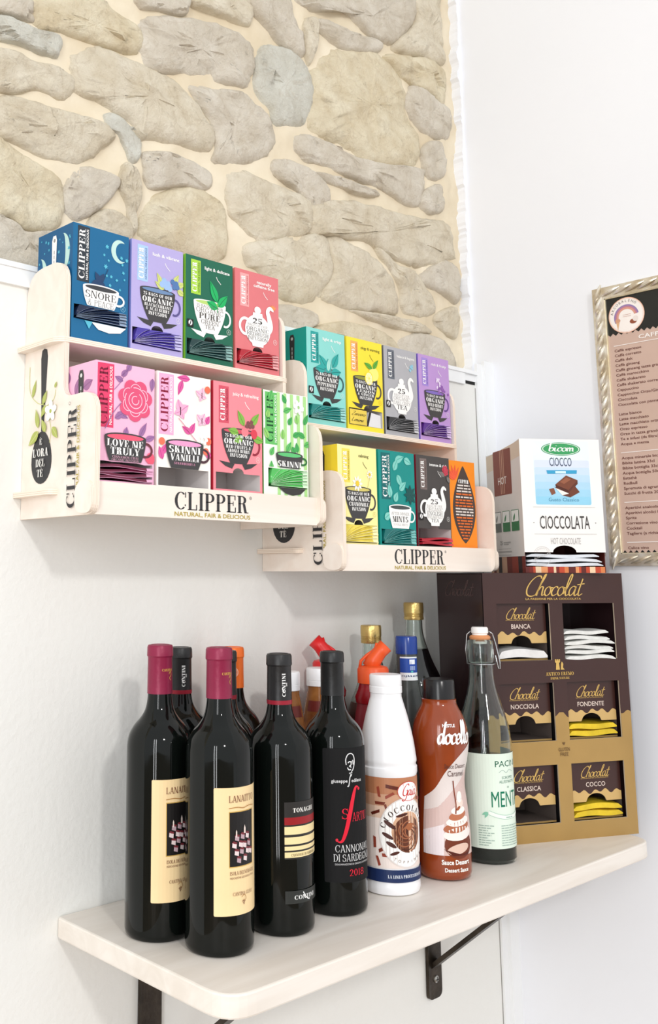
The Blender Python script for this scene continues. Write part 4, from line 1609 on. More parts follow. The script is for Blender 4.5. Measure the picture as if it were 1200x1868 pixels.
def over_d4(pr, U, V):
    rn = random.Random(8)
    for k in range(16):
        pr.ell(U(.76 + rn.uniform(-.14, .18)), V(.61 + rn.uniform(-.05, .06)), .0023, .0023, (146, 96, 176), 8)
    for k in range(12):
        pr.ell(U(.62 + rn.uniform(-.06, .06)), V(.69 + rn.uniform(-.06, .06)), .002, .002, (236, 220, 244), 8)


def over_e1(pr, U, V):
    for cu, cv, r in ((.48, .63, .0075), (.8, .73, .0045)):
        for k in range(9):
            a = 2 * math.pi * k / 9
            pr.leaf(U(cu) + r * .5 * math.cos(a), V(cv) + r * .5 * math.sin(a), r, math.degrees(a), r * .55, WHITE, (240, 240, 230))
        pr.ell(U(cu), V(cv), r * .5, r * .5, (238, 204, 60), 12)
    pr.stroke([(U(.8), V(.7)), (U(.74), V(.6)), (U(.72), V(.55))], .0006, (190, 190, 110))


def art_e2(pr, U, V):
    for u, v, l, a in ((.45, .9, .022, 20), (.5, .76, .02, 300), (.4, .8, .02, 60), (.7, .93, .018, -20), (.55, .6, .02, 40), (.3, .52, .02, 100), (.12, .3, .018, 30), (.4, .48, .016, 60)):
        pr.leaf(U(u), V(v), l, a, .012, (132, 208, 196), (60, 160, 150))
    for a in range(0, 360, 45):
        pr.leaf(U(.85), V(.56), .015, a, .008, (14, 84, 82), (8, 60, 60))


def over_e3(pr, U, V):
    rose(pr, U(.87), V(.86), U(.09), (206, 70, 88), (150, 40, 60))
    pr.leaf(U(.84), V(.8), .016, 160, .008, (120, 116, 112))
    pr.leaf(U(.9), V(.79), .014, -40, .008, (120, 116, 112))


def sauc_b1(pr, U, V):
    pr.part('saucer_print')
    pr.polys([[(U(.34), V(.165)), (U(.96), V(.165)), (U(.86), V(.115)), (U(.65), V(.095)), (U(.46), V(.11))]], WHITE)
    pr.polys([[(U(.22), V(.168)), (U(.36), V(.166)), (U(.3), V(.1))]], (92, 190, 214))


def sauc_c4(pr, U, V):
    pr.part('saucer_print')
    pr.polys([[(U(.3), V(.112)), (U(.92), V(.112)), (U(.8), V(.06)), (U(.62), V(.045)), (U(.46), V(.06))]], INK)


def std_lines(*names):
    L = [('25 BAGS OF OUR', .515, .03, .56, .26), ('ORGANIC', .455, .05, .6, .27)]
    if len(names) == 1:
        L += [(names[0], .405, .04, .5, .26), ('INFUSION', .36, .036, .36, .26)]
    else:
        L += [(names[0], .418, .03, .52, .25), (names[1], .383, .03, .46, .25), (names[2], .342, .034, .36, .26)]
    return L


HS = (.03, .055, .97, .205, .5)
DC = (66, 65, 66)
U1, L1, U2, L2 = ('tea boxes on the upper shelf of the left rack', 'tea boxes on the lower shelf of the left rack',
                  'tea boxes on the upper shelf of the right rack', 'tea boxes on the lower shelf of the right rack')
PITCH = 0.0860
boxes = [
    (RACK1, 0, 1, dict(label='deep blue tea box with moon, stars and white cup, left rack', short='blue moon tea box', group=U1, style='bigcup', col=(24, 104, 150), side=(20, 92, 140), panel=((50, 58, 66), WHITE, WHITE),
                       pbox=(.08, .29, .5, .985), art=art_b1, cup=(WHITE, (64, 66, 70), WHITE), cpos=(.5, .47, .64, .175), sauc=sauc_b1, sideart=b1_side, torn=1,
                       lines=[('SNORE', .375, .062, .56, .15, INK), ('& PEACE', .31, .052, .46, .12, (110, 108, 108))], hole=(.04, .172, .97, .295),
                       fan=dict(col=(20, 34, 66), edge=(150, 170, 196), n=8, label='dark navy tea sachet poking out of the blue moon-and-stars box'), mcol=(150, 205, 225), rz=1.0)),
    (RACK1, 1, 1, dict(label='lavender tea box with blackcurrants over a dark cup, beside the blue moon box', short='lavender tea box', group=U1, style='cup', col=(182, 172, 222), side=(128, 142, 214), panel=((172, 204, 242), WHITE, (90, 110, 160)),
                       slogan='lush & vibrant', over=art_b2, cup=(DC, (110, 140, 180), (92, 84, 140)), lines=std_lines('BLACKCURRANT', '& ACAI BERRY', 'INFUSION'), hole=HS,
                       fan=dict(col=(74, 60, 158), edge=(206, 200, 238), n=9, label='violet tea sachet fanned out in the lavender box'))),
    (RACK1, 2, 1, dict(label='dark green tea box with fresh leaves over a white cup, upper shelf', short='dark green tea box', group=U1, style='cup', col=(30, 104, 80), side=(142, 208, 60), panel=((170, 214, 70), WHITE, (60, 100, 40)),
                       slogan='light & delicate', over=over_b3, cup=(WHITE, (186, 216, 120), WHITE), tcol=(92, 90, 86), ft=1,
                       lines=[('25 BAGS OF OUR', .525, .026, .56, .1), ('ORGANIC', .475, .045, .58, .08), ('PURE', .415, .055, .46, .2), ('GREEN', .368, .04, .38, .1), ('TEA', .325, .036, .22, .12)], hole=HS,
                       fan=dict(col=(28, 60, 60), edge=(150, 190, 184), n=9, label='blackish green tea sachet fanned out in the dark green box'))),
    (RACK1, 3, 1, dict(label='salmon red tea box with a white teapot, upper shelf of left rack', short='salmon tea box', group=U1, style='pot', col=(222, 122, 126), side=(228, 120, 126), panel=((240, 168, 168), WHITE, (180, 80, 84)),
                       slogan='naturally/caffeine free', art=art_b4,
                       lines=[('25', .485, .055, .24, .24), ('BAGS OF OUR', .452, .026, .46, .1), ('ORGANIC', .405, .04, .52, .13), ('REDBUSH', .36, .038, .5, .13), ('INFUSION', .317, .036, .46, .13)], hole=HS,
                       fan=dict(col=(176, 34, 48), edge=(238, 176, 176), n=9, label='red tea sachet fanned out in the salmon teapot box'))),
    (RACK1, 0, 0, dict(label='pink tea box with a big red rose and dark cup', short='rose tea box', group=L1, style='bigcup', col=(246, 188, 216), panel=((226, 66, 108), (120, 18, 50), WHITE), art=art_c1, sideart=c1_side, torn=1,
                       cup=(DC, (236, 92, 118), (110, 50, 60)), cpos=(.5, .405, .7, .215), lines=[('LOVE ME', .325, .058, .62, .24, WHITE), ('TRULY', .26, .06, .5, .25, WHITE), ('CINNAMON CHAI', .232, .02, .44, .2, (200, 150, 170)), ('ORGANIC INFUSION', .208, .02, .46, .2, (200, 150, 170))], hole=(.02, .05, .975, .2),
                       fan=dict(col=(104, 20, 54), edge=(226, 170, 200), n=4, flat=.8, label='maroon tea sachet lying in the pink rose box'), marks=False, dy=-.0005)),
    (RACK1, 1, 0, dict(label='cream tea box with pink butterflies and a dark cup, empty opening', short='butterfly tea box', group=L1, style='bigcup', col=(250, 244, 236), panel=((246, 176, 212), (140, 24, 60), WHITE), art=art_c2,
                       cup=(DC, (244, 160, 204), (80, 50, 60)), cpos=(.5, .41, .7, .215), lines=[('SKINNI', .325, .062, .6, .25, WHITE), ('VANILLI', .26, .058, .54, .25, WHITE), ('STRAWBERRY &', .228, .02, .4, .2, (220, 150, 180))], hole=(.03, .045, .96, .195), marks=False)),
    (RACK1, 2, 0, dict(label='coral pink tea box with red fruits over a dark cup, empty opening', short='coral tea box', group=L1, style='cup', col=(246, 142, 152), side=(186, 40, 58), panel=((214, 84, 104), WHITE, (140, 30, 50)), slogan='juicy & refreshing', over=over_c3,
                       cup=(DC, (214, 84, 104), (150, 40, 60)), lines=std_lines('RED FRUITS &', 'ARONIA BERRY', 'INFUSION'), hole=(.05, .055, .95, .2, .5))),
    (RACK1, 3, 0, dict(label='white and green striped tea box with mint leaves all over', short='striped leaf tea box', group=L1, style='bigcup', col=(244, 248, 238), side=(112, 196, 100), panel=((104, 194, 104), (24, 84, 44), WHITE), art=art_c4, pbox=(.04, .32, .5, .985), torn=1,
                       cup=(DC, (96, 196, 120), (40, 110, 60)), cpos=(.56, .42, .6, .125), lines=[('SKINNI', .305, .055, .54, .25, WHITE)], sauc=sauc_c4, hole=(.1, .115, .97, .285),
                       fan=dict(col=(84, 186, 92), edge=(220, 246, 214), n=10, label='bright green tea sachet fanned out in the striped leaf box'), marks=False, rz=0.0, dy=.002)),
    (RACK2, 0, 1, dict(label='pale aqua tea box with peppermint leaves over a dark cup', short='aqua tea box', group=U2, style='cup', col=(142, 216, 208), side=(8, 146, 134), panel=((40, 160, 156), WHITE, (16, 90, 90)), slogan='light & crisp', over=over_d1, sideart=spoon_side((34, 36, 36), (170, 170, 166)),
                       cup=(DC, (90, 150, 150), (50, 90, 90)), lines=std_lines('PEPPERMINT'), hole=HS, ft=1, fan=dict(col=(18, 128, 124), edge=(170, 226, 220), n=9, label='teal tea sachet fanned out in the pale aqua box'))),
    (RACK2, 1, 1, dict(label='bright yellow tea box with a lemon over a dark cup', short='lemon tea box', group=U2, style='cup', col=(252, 226, 62), panel=((244, 176, 96), WHITE, (180, 90, 40)), slogan='zingy & warming', scol=(120, 120, 40), over=over_d2, mcol=(200, 170, 40),
                       cup=(DC, (150, 150, 60), DC), lines=std_lines('LEMON', '& GINGER', 'INFUSION'), hole=(.03, .055, .97, .235, .56))),
    (RACK2, 2, 1, dict(label='grey tea box with a white teapot, upper shelf of right rack', short='grey tea box', group=U2, style='pot', col=(178, 178, 182), side=(110, 112, 118), panel=((104, 110, 120), WHITE, (60, 60, 66)), slogan='balance & fragrant', art=art_d3, ft=1,
                       lines=[('25', .485, .055, .24, .24), ('BAGS OF OUR', .452, .026, .46, .1), ('ORGANIC', .405, .042, .5, .1), ('EARL GREY', .358, .038, .52, .1), ('TEA', .305, .05, .32, .17)], hole=HS,
                       fan=dict(col=(46, 46, 48), edge=(206, 206, 208), n=9, label='charcoal tea sachet fanned out in the grey teapot box'))),
    (RACK2, 3, 1, dict(label='lilac tea box with wild berries over a dark cup', short='lilac tea box', group=U2, style='cup', col=(190, 152, 212), side=(140, 118, 214), panel=((164, 140, 214), WHITE, (100, 70, 150)), slogan='rich & fruity', over=over_d4,
                       cup=(DC, (130, 110, 190), (100, 70, 140)), lines=std_lines('WILD BERRY'), hole=HS, fan=dict(col=(84, 40, 130), edge=(224, 200, 238), n=9, label='purple tea sachet fanned out in the lilac box'))),
    (RACK2, 0, 0, dict(label='pale yellow tea box with daisies over a dark cup', short='daisy tea box', group=L2, style='cup', col=(252, 242, 164), side=(242, 216, 56), panel=((248, 224, 92), WHITE, (120, 100, 30)), slogan='calming', scol=(110, 110, 60), over=over_e1, sideart=spoon_side((30, 30, 30), (170, 170, 166)), mcol=(200, 190, 110),
                       cup=(DC, (214, 200, 110), DC), lines=std_lines('CHAMOMILE'), hole=(.03, .05, .97, .225, .5), fan=dict(col=(226, 206, 80), edge=(250, 244, 190), n=9, label='yellow tea sachet fanned out in the daisy box'))),
    (RACK2, 1, 0, dict(label='teal tea box with pale leaves and a white cup, lower shelf', short='teal tea box', group=L2, style='bigcup', col=(12, 142, 136), panel=((14, 104, 106), WHITE, WHITE), art=art_e2, pbox=(.07, .32, .5, .975), torn=1,
                       cup=(WHITE, (70, 80, 80), WHITE), cpos=(.55, .425, .62, .215), lines=[('AFTER DINNER', .345, .03, .5, .12, (120, 120, 118)), ('MINTS', .275, .058, .44, .22, INK), ('DOUBLE MINTS', .238, .022, .4, .1, (150, 150, 148))], hole=(.04, .05, .96, .2),
                       fan=dict(col=(14, 104, 102), edge=(130, 200, 194), n=9, label='dark teal tea sachet fanned out in the teal box'), marks=False)),
    (RACK2, 2, 0, dict(label='charcoal tea box with a white teapot and red rose', short='charcoal tea box', group=L2, style='pot', col=(72, 69, 68), side=(130, 28, 44), panel=((122, 108, 104), WHITE, (60, 40, 40)), slogan='intense & rich', art=over_e3, ft=1,
                       lines=[('25', .485, .055, .24, .24), ('BAGS OF OUR', .452, .026, .46, .1), ('ORGANIC', .408, .04, .5, .1), ('ENGLISH', .367, .038, .46, .14), ('BREAKFAST', .333, .03, .48, .1), ('TEA', .295, .034, .24, .14)], hole=(.02, .045, .98, .225, .5),
                       fan=dict(col=(170, 24, 44), edge=(214, 60, 76), n=3, flat=.42, label='red tea sachet lying flat in the charcoal teapot box'))),
]
for rk_, c, row, d in boxes:
    tea_box(rk_, c * PITCH, row, d)


def orange_back(pr, d):
    pass


# the orange box shows its back: a dark leaf shape with small print
W4 = 0.066
t = thing('tea_box', (RACK2[0] + .0068 + 3 * PITCH + W4 / 2 + .003, -.1375 + BD / 2 + .004, RACK2[2] + .0312), R(-1.5), 'orange tea box turned to show a dark pointed leaf full of small print', 'tea box', L2)
m = MB()
m.box((-W4 / 2, -BD / 2, 0), (W4 / 2, BD / 2, .1375))
m.build('carton', ink((246, 142, 34)), t)
pr = Print(plane_map((-W4 / 2, -BD / 2, 0), (1, 0, 0), (0, 0, 1)), t, h0=.0001, dh=.00004)
pr.part('leaf_panel')
pts = []
for i in range(21):
    k = i / 20
    pts.append((.035 - .0275 * math.sin(math.pi * k ** .85) ** .9, .012 + .118 * k))
pts += [(2 * .035 - a_ + .002, b_) for a_, b_ in reversed(pts)]
pr.polys([pts], (74, 62, 58))
for k in range(5):
    pr.leaf(.014, .108, .024, 60 + 24 * k, .007, (240, 96, 60), (214, 70, 40))
pr.part('small_print_lettering')
pr.text('serif', 'CLIPPER', .0355, .1035, .0058, WHITE, 'c', T=.28, fit=.026)
for i in range(19):
    v = .099 - i * .0045
    k = (v - .012) / .118
    wd = max(.005, .05 * math.sin(math.pi * max(.02, min(.98, k)) ** .85) ** .9 * .9)
    c = (226, 216, 208) if i in (0, 1, 2, 4, 8, 9, 10) else (226, 112, 48)
    greek(pr, .0355 - wd / 2, v, .0036, wd, c)
pr.end()

# hand-written card and white packet in the lemon box opening
lx = RACK2[0] + .0068 + PITCH
lz = RACK2[2] + .2047 + .055 * BH
m = MB()
m.box((lx + .003, -.0868, lz + .0005), (lx + .0405, -.0862, lz + .0225))
nt_ = m.build('paper_note', mat((236, 206, 84), .6, name='yellow_note_paper', var=.06, vscale=40))
tag(nt_, 'yellow hand-written note tucked into the lemon tea box', 'note')
pr = Print(plane_map((lx + .003, -.0868, lz), (1, 0, 0), (0, 0, 1)), nt_)
pr.part('handwriting')
pr.text('script', 'Zenzero', .003, .0138, .0058, (70, 60, 30), wid=.1, fit=.03)
pr.text('script', 'Limone', .003, .005, .0058, (70, 60, 30), wid=.1, fit=.026)
pr.end()
m = MB()
m.prism([(lx + .043, lz + .0006), (lx + .077, lz + .0006), (lx + .077, lz + .0195), (lx + .051, lz + .0225)], lambda p: (p[0], -.0835, p[1]), lambda p: (p[0], -.0450, p[1]))
m.prism([(lx + .0425, lz + .0006), (lx + .047, lz + .0006), (lx + .0545, lz + .0225), (lx + .0505, lz + .0225)], lambda p: (p[0], -.0842, p[1]), lambda p: (p[0], -.0836, p[1]), 1)
o = m.build('tea_sachet', [mat((226, 224, 226), .4, name='white_sachet_paper', var=.05), ink((36, 34, 34))])
tag(o, 'white tea sachet with a black band in the lemon box opening', 'tea sachet')

# ------------------------------------------------------------------ bottles on the shelf
wine_glass = mat((9, 13, 11), 0.06, name='dark_bottle_glass', var=0.05, ior=1.5, spec=.3)
clear_glass = mat((236, 244, 240), 0.02, name='clear_glass', var=0.0, trans=1.0, ior=1.45)


def sm(prof, n=4):
    """smooth lathe profile, keeping the end points"""
    q = catmull(prof, n)
    return [(max(0.0, a), b) for a, b in q]


def lathe(name, prof, mt, parent, seg=48, ang=50):
    m = MB()
    m.lathe(prof, seg=seg)
    return sharp(m.build(name, mt, parent), ang)


def prof_r(prof):
    pts = sorted([(z, r) for r, z in prof if r > 1e-6])

    def f(z):
        best = 0
        for (z0, r0), (z1, r1) in zip(pts[:-1], pts[1:]):
            if z0 <= z <= z1 and z1 > z0:
                best = max(best, r0 + (r1 - r0) * (z - z0) / (z1 - z0))
        return best or pts[0][1]
    return f


def wine_bottle(loc, h, label, cap, group, art=None, ring=None, capart=None, r=0.0365, az=R(-90)):
    t = thing('wine_bottle', (loc[0], loc[1], 0), 0, label, 'wine bottle', group)
    k = h / 0.3045
    body = [(0, .004), (.026, .003), (.033, .0005), (.0358, .003), (r, .0075), (r, .1)]
    body += sm([(r, .19 * k), (.0361, .199 * k), (.0338, .2085 * k), (.0285, .2175 * k), (.0215, .2255 * k), (.0165, .234 * k), (.0141, .245 * k), (.0134, .256 * k)], 4)
    body += [(.0131, .29 * k), (.0131, h - .001), (0, h - .001)]
    lathe('glass_body', body, wine_glass, t)
    cm = mat(cap, 0.38, 0.15, name='capsule_foil', var=0.06, vscale=40, bump=0.15, bscale=200)
    z0 = .2515 * k
    cp = [(.0134, z0), (.0143, z0 + .0002), (.0138, h - .0135), (.0142, h - .0125), (.0149, h - .0115), (.0146, h - .0018), (.0136, h + .0004), (.011, h + .0009), (.0105, h + .0002), (0, h + .0002)]
    lathe('capsule', cp, cm, t, 40, 30)
    if ring:
        lathe('capsule_band', [(.0135, z0 - .0042), (.0144, z0 - .004), (.0146, z0 + .0006), (.0135, z0 + .0008)], ink(ring), t, 40)
    if capart:
        pr = Print(cyl_map(prof_r(cp), az, 0), t, maxu=.004, h0=.0002, dh=.00005)
        capart(pr, k)
        pr.end()
    if art:
        pr = Print(cyl_map(r, az, 0), t, maxu=.005, h0=.0003, dh=.00004)
        art(pr)
        pr.end()
    return t


CREAM = (242, 214, 164)
BRN = (112, 56, 40)


def art_cream(pr):
    w_, z0, z1 = .0325, .0405, .1650
    pr.part('label', 'cream paper label')
    pr.rrect(-w_, z0, w_, z1, .0015, CREAM)
    pr.part('label_picture')
    pr.rect(-.0168, .0865, .0168, .1415, (206, 168, 92))
    pr.rect(-.016, .0875, .016, .1405, (26, 24, 24))
    rn = random.Random(2)
    for j in range(4):
        for i in range(4):
            u, v = -.0135 + i * .0066 + rn.uniform(-.0012, .0012) + (j % 2) * .0025, .0925 + j * .0072 + rn.uniform(-.001, .001)
            if (j == 3 and i == 3) or (j == 0 and i in (0, 3)):
                continue
            pr.polys([[(u, v), (u + .0048, v - .0016), (u + .0052, v + .0028), (u + .0004, v + .0042)]], (228, 210, 210) if rn.random() < .75 else (184, 158, 166))
            pr.polys([[(u - .0005, v + .0040), (u + .0052, v + .0028), (u + .0058, v + .0045), (u + .0014, v + .006)]], (118, 46, 54))
    pr.polys([[(.0005, .119), (.0028, .119), (.0028, .124), (.0016, .1275), (.0005, .124)]], (230, 214, 206))
    pr.polys([[(-.0095, .116), (-.008, .116), (-.008, .1215), (-.0088, .1235), (-.0095, .1215)]], (230, 214, 206))
    pr.part('label_lettering')
    pr.text('serif', 'LANAITTO', 0, .1505, .0066, BRN, 'c', T=.13, fit=.034)
    pr.stroke([(-.017, .1447), (-.008, .1455), (0, .1443), (.008, .1455), (.017, .1447)], .0007, (170, 120, 60))
    pr.text('serif', 'ISOLA DEI NURAGHI', 0, .0795, .0036, BRN, 'c', T=.16, fit=.032)
    pr.text('sans', 'INDICAZIONE GEOGRAFICA TIPICA', 0, .0757, .002, BRN, 'c', fit=.032)
    pr.text('serif', 'CANTINA GUSUI', 0, .0595, .0034, BRN, 'c', T=.14, fit=.026)
    pr.stroke([(-.003, .0575), (.001, .0595), (.003, .055), (-.001, .0545)], .0005, (170, 120, 60))
    for i in range(3):
        for j in range(3 - i):
            pr.ell(-.0014 + j * .0014 + i * .0007, .0535 - i * .0014, .0006, .0006, BRN, 6)


def cap_gold(pr, k):
    pr.part('capsule_lettering')
    pr.text('serif', 'CANTINA', .0, .2765 * k, .0028, (222, 178, 82), 'c', T=.2, fit=.0135)
    pr.stroke([(.0015, .2735 * k), (.0035, .276 * k), (.005, .2725 * k), (.0025, .2695 * k), (.004, .2665 * k)], .0006, (222, 178, 82))


def cap_contini(pr, k):
    pr.part('capsule_lettering')
    pr.text('serif', 'CONTINI', -.0035, .2565 * k, .0040, (236, 236, 234), rot=90, fit=.026, T=.26)
    pr.text('sans', '1898', -.0015, .268 * k, .0015, (220, 220, 218), rot=90, bold=.02)
    pr.stroke([(-.0075, .266 * k), (-.0055, .262 * k), (-.0035, .2625 * k)], .0009, (236, 236, 234))


def art_stripes(pr):
    w_ = .025
    BK, RD, CRM = (44, 42, 40), (150, 26, 32), (238, 218, 164)
    pr.part('upper_label', 'black label with red and cream stripes')
    z0, z1 = .0795, .1385
    v = lambda q: z0 + (z1 - z0) * q
    pr.rect(-w_, z0, w_, z1, BK)
    pr.part('label_stripe')
    pr.rect(-w_, v(.6), w_, v(.73), RD)
    for a_, b_ in ((.43, .57), (.26, .385), (.155, .225), (.03, .125)):
        pr.rect(-w_, v(a_), w_, v(b_), CRM)
    pr.part('label_lettering')
    pr.text('serif', 'TONAGHE', 0, v(.815), .0046, (238, 236, 230), 'c', T=.24, fit=.031)
    pr.text('serif', 'CANNONAU DI SARDEGNA', 0, v(.05), .0028, (90, 70, 40), 'c', T=.2, fit=.036)
    pr.part('lower_label', 'small black label')
    pr.rect(-w_, .0345, w_, .0475, (46, 48, 46))
    pr.part('lower_lettering')
    pr.text('serif', 'CONTINI', 0, .0385, .0042, (232, 232, 230), 'c', T=.22, fit=.03)
    pr.stroke([(-.004, .0455), (-.001, .041), (.003, .0375), (.006, .037)], .0012, (232, 232, 230))


def art_red_f(pr):
    w_ = .033
    GR = (21, 21, 22)
    WH, RD = (232, 232, 232), (222, 32, 56)
    pr.part('label', 'charcoal paper label')
    pr.rrect(-w_, .0375, w_, .1845, .002, mat(GR, .7, name='charcoal_label_paper', var=.04, spec=.25))
    pr.part('portrait_print')
    for pts in ([(-.0055, .166), (-.006, .172), (-.003, .1775), (.002, .178), (.005, .174), (.0052, .167), (.0035, .161), (.001, .158)],
                [(-.0035, .168), (-.001, .1695), (.0015, .168)], [(.001, .17), (.0005, .1655), (-.0015, .1645), (.001, .163)], [(-.004, .163), (-.0025, .1605), (.0005, .1605)],
                [(.003, .171), (.0035, .166)], [(-.002, .1565), (.002, .157)], [(-.001, .1545), (.0015, .155)]):
        pr.stroke(pts, .0011, WH)
    pr.part('maker_lettering')
    pr.text('sans', 'giuseppe', -.0045, .1465, .0038, WH, 'r', bold=.01)
    pr.text('sans', 'edilesu', .0005, .1465, .0038, WH, 'l', bold=.01)
    pr.stroke([(.0008, .154), (-.0012, .1525), (-.0022, .147), (-.0032, .1425), (-.0048, .1425)], .0011, WH)
    pr.part('big_letter_print')
    pts = catmull([(.0105, .1395), (.0085, .1412), (.0055, .1395), (.002, .129), (-.002, .113), (-.007, .0945), (-.0115, .0835), (-.0155, .0815), (-.0185, .0835)], 5)
    n = len(pts)
    pr.polys(stroke2(pts, [.0008 + .0042 * math.sin(math.pi * i / (n - 1)) ** 1.5 for i in range(n)]), RD)
    pr.ell(.0105, .1388, .0016, .0018, RD, 10)
    pr.ell(-.0182, .0837, .0016, .0018, RD, 10)
    pr.part('wine_lettering')
    pr.text('serif', 'S', -.0125, .1065, .0115, RD, T=.14)
    pr.text('serif', 'ARTIU', .0005, .1035, .0095, RD, T=.13, fit=.0245)
    pr.part('grape_lettering')
    pr.text('serif', 'CANNONAU', .004, .0705, .0078, (222, 222, 222), 'c', T=.13, fit=.049)
    pr.text('serif', 'DI SARDEGNA', .004, .0605, .0078, (222, 222, 222), 'c', T=.13, fit=.053)
    pr.text('sans', 'DENOMINAZIONE DI ORIGINE CONTROLLATA', .004, .0565, .0019, (214, 214, 214), 'c', fit=.05)
    pr.part('year_lettering')
    pr.text('serif', '2018', .006, .0445, .0072, RD, 'c', T=.14, fit=.021)


WG = 'wine bottles at the front of the shelf'
WB = 'wine bottles standing behind the front row'
wine_bottle((.7064, -.1127), .3045, 'leftmost wine bottle, with maroon capsule and cream label, nearer the wall', (138, 30, 66), WG, art_cream, None, cap_gold)
wine_bottle((.7301, -.1865), .3045, 'wine bottle with maroon capsule and cream label, foremost at the shelf edge', (138, 30, 66), WG, art_cream, None, cap_gold)
wine_bottle((.8212, -.1883), .2935, 'wine bottle with black capsule, red band and cream-striped label', (36, 36, 37), WG, art_stripes, (150, 30, 48), cap_contini)
wine_bottle((.9152, -.1855), .2915, 'wine bottle with plain black capsule and charcoal label with a large red letter', (30, 31, 32), WG, art_red_f, az=R(-107))
wine_bottle((.798, -.0385), .2935, 'wine bottle with black capsule by the wall, between the two maroon capsules', (36, 36, 37), WB, None, (150, 30, 48), cap_contini)
wine_bottle((.8045, -.1135), .2935, 'wine bottle with black capsule almost hidden behind the foremost maroon one', (36, 36, 37), WB, None, (150, 30, 48))


def cap_orange(pr, k):
    pr.part('capsule_emblem')
    pr.ring(-.002, .2725 * k, .0058, .0007, (255, 214, 190))
    pr.ring(-.002, .2725 * k, .0044, .0005, (255, 214, 190))
    pr.rect(-.0045, .270 * k, .0005, .2755 * k, (255, 214, 190))


wine_bottle((.881, -.0450), .2905, 'wine bottle with bright orange capsule close to the wall', (240, 112, 34), WB, None, None, cap_orange, az=R(-120))

# --- white squeeze bottle with a chocolate topping label
t = thing('topping_bottle', (1.0208, -.1822, 0), 0, 'white plastic squeeze bottle with chocolate topping label and narrow top', 'sauce bottle')
plast = mat((246, 246, 248), .28, name='white_plastic', var=.01)
gp = [(0, .001), (.031, .0), (.0345, .0015), (.036, .006), (.036, .0115), (.0352, .0135), (.0352, .138), (.0362, .1405), (.0362, .1475), (.0348, .149), (.0348, .1515), (.0358, .1535), (.0357, .157)] + \
    sm([(.0352, .16), (.0325, .18), (.0275, .203), (.0228, .22), (.0198, .2305)], 3) + [(.0196, .236), (0, .236)]
lathe('bottle_body', gp, plast, t, 56, 40)
lathe('screw_cap', [(.0198, .2355), (.0206, .236), (.0206, .2435), (.0200, .2442), (.0203, .245), (.0203, .2565), (.0193, .2583), (0, .2586)], plast, t, 48, 35)
pr = Print(cyl_map(.0353, R(-113), 0), t, maxu=.005, h0=.00025, dh=.00004)
c_ = math.pi * .0353 * .93
pr.part('label', 'chocolate topping label')
pr.rect(-c_, .032, c_, .1375, (240, 226, 218))
pr.rect(-c_, .118, c_, .1375, (186, 124, 88))
pr.rect(-c_, .104, c_, .118, (206, 158, 128))
pr.rect(-c_, .09, c_, .104, (226, 194, 172))
pr.part('chocolate_shard_print')
rn = random.Random(3)
for u, v in ((-.03, .12), (-.028, .107), (-.021, .101), (-.034, .096), (-.027, .075), (-.036, .062), (-.026, .055), (-.02, .047), (-.032, .041), (-.013, .126), (-.017, .117), (.03, .11), (.028, .06), (.034, .05)):
    a = rn.uniform(0, 6)
    l, wd = rn.uniform(.005, .009), rn.uniform(.0022, .004)
    pr.polys([[(u + l * math.cos(a + q) * s_ + 0, v + l * math.sin(a + q) * s_) for q, s_ in ((0, 1), (.5, .9), (math.pi, .7), (math.pi + .6, .9))]], rn.choice([(96, 36, 24), (122, 52, 36), (150, 66, 48)]))
pr.part('emblem_disc')
pr.ell(.004, .0735, .0345, .0405, (222, 214, 210), 48)
pr.ell(.004, .0735, .0332, .039, (250, 248, 244), 48)
pr.part('ice_cream_print')
pr.ell(.006, .0745, .0215, .0235, (214, 170, 138), 24)
pr.ell(.006, .0715, .02, .0215, (96, 50, 32), 24)
for k in range(9):
    a = k * .7
    pr.ring(.006 + .005 * math.cos(a), .0715 + .006 * math.sin(a), .0075 + .0009 * k, .0013, rn.choice([(134, 78, 52), (70, 34, 22), (160, 98, 66)]), k * 40, k * 40 + 190, n=12)
pr.ell(.008, .08, .005, .0045, (166, 98, 60), 14)
for u, v, ru, rv, ro in ((-.017, .083, .0085, .0026, -.6), (-.02, .07, .0075, .0024, -.5), (-.016, .06, .007, .0024, -.5), (-.002, .094, .008, .0018, .2), (-.012, .05, .006, .0018, .3)):
    pr.ell(u, v, ru, rv, (74, 34, 26), 12, rot=ro)
pr.part('brand_oval')
pr.ell(.0085, .1215, .0155, .0115, (206, 60, 52), 24)
pr.ell(.0085, .1215, .0148, .0108, (252, 250, 246), 24)
pr.text('script', 'Gaia', -.0015, .1165, .0135, (198, 44, 40), wid=.12, fit=.021)
pr.part('flavour_lettering')
pr.arctext('CIOCCOLATO', .004, .0715, .0275, .0068, (60, 40, 34), 160, 24, 'serif')
for k_, ch_ in enumerate('TOPPING'):
    a_ = R(-118 + k_ * 9.5)
    pr.text('sans', ch_, .004 + .0355 * math.cos(a_), .0735 + .0355 * math.sin(a_), .0032, (120, 100, 90), 'c', rot=math.degrees(a_) + 90)
pr.part('blue_band')
pr.rect(-c_, .0165, c_, .031, (28, 46, 90))
pr.part('band_lettering')
pr.text('serif', 'LA LINEA PROFESSIONALE', .004, .0215, .0036, (220, 224, 232), 'c', T=.24, fit=.05)
pr.end()

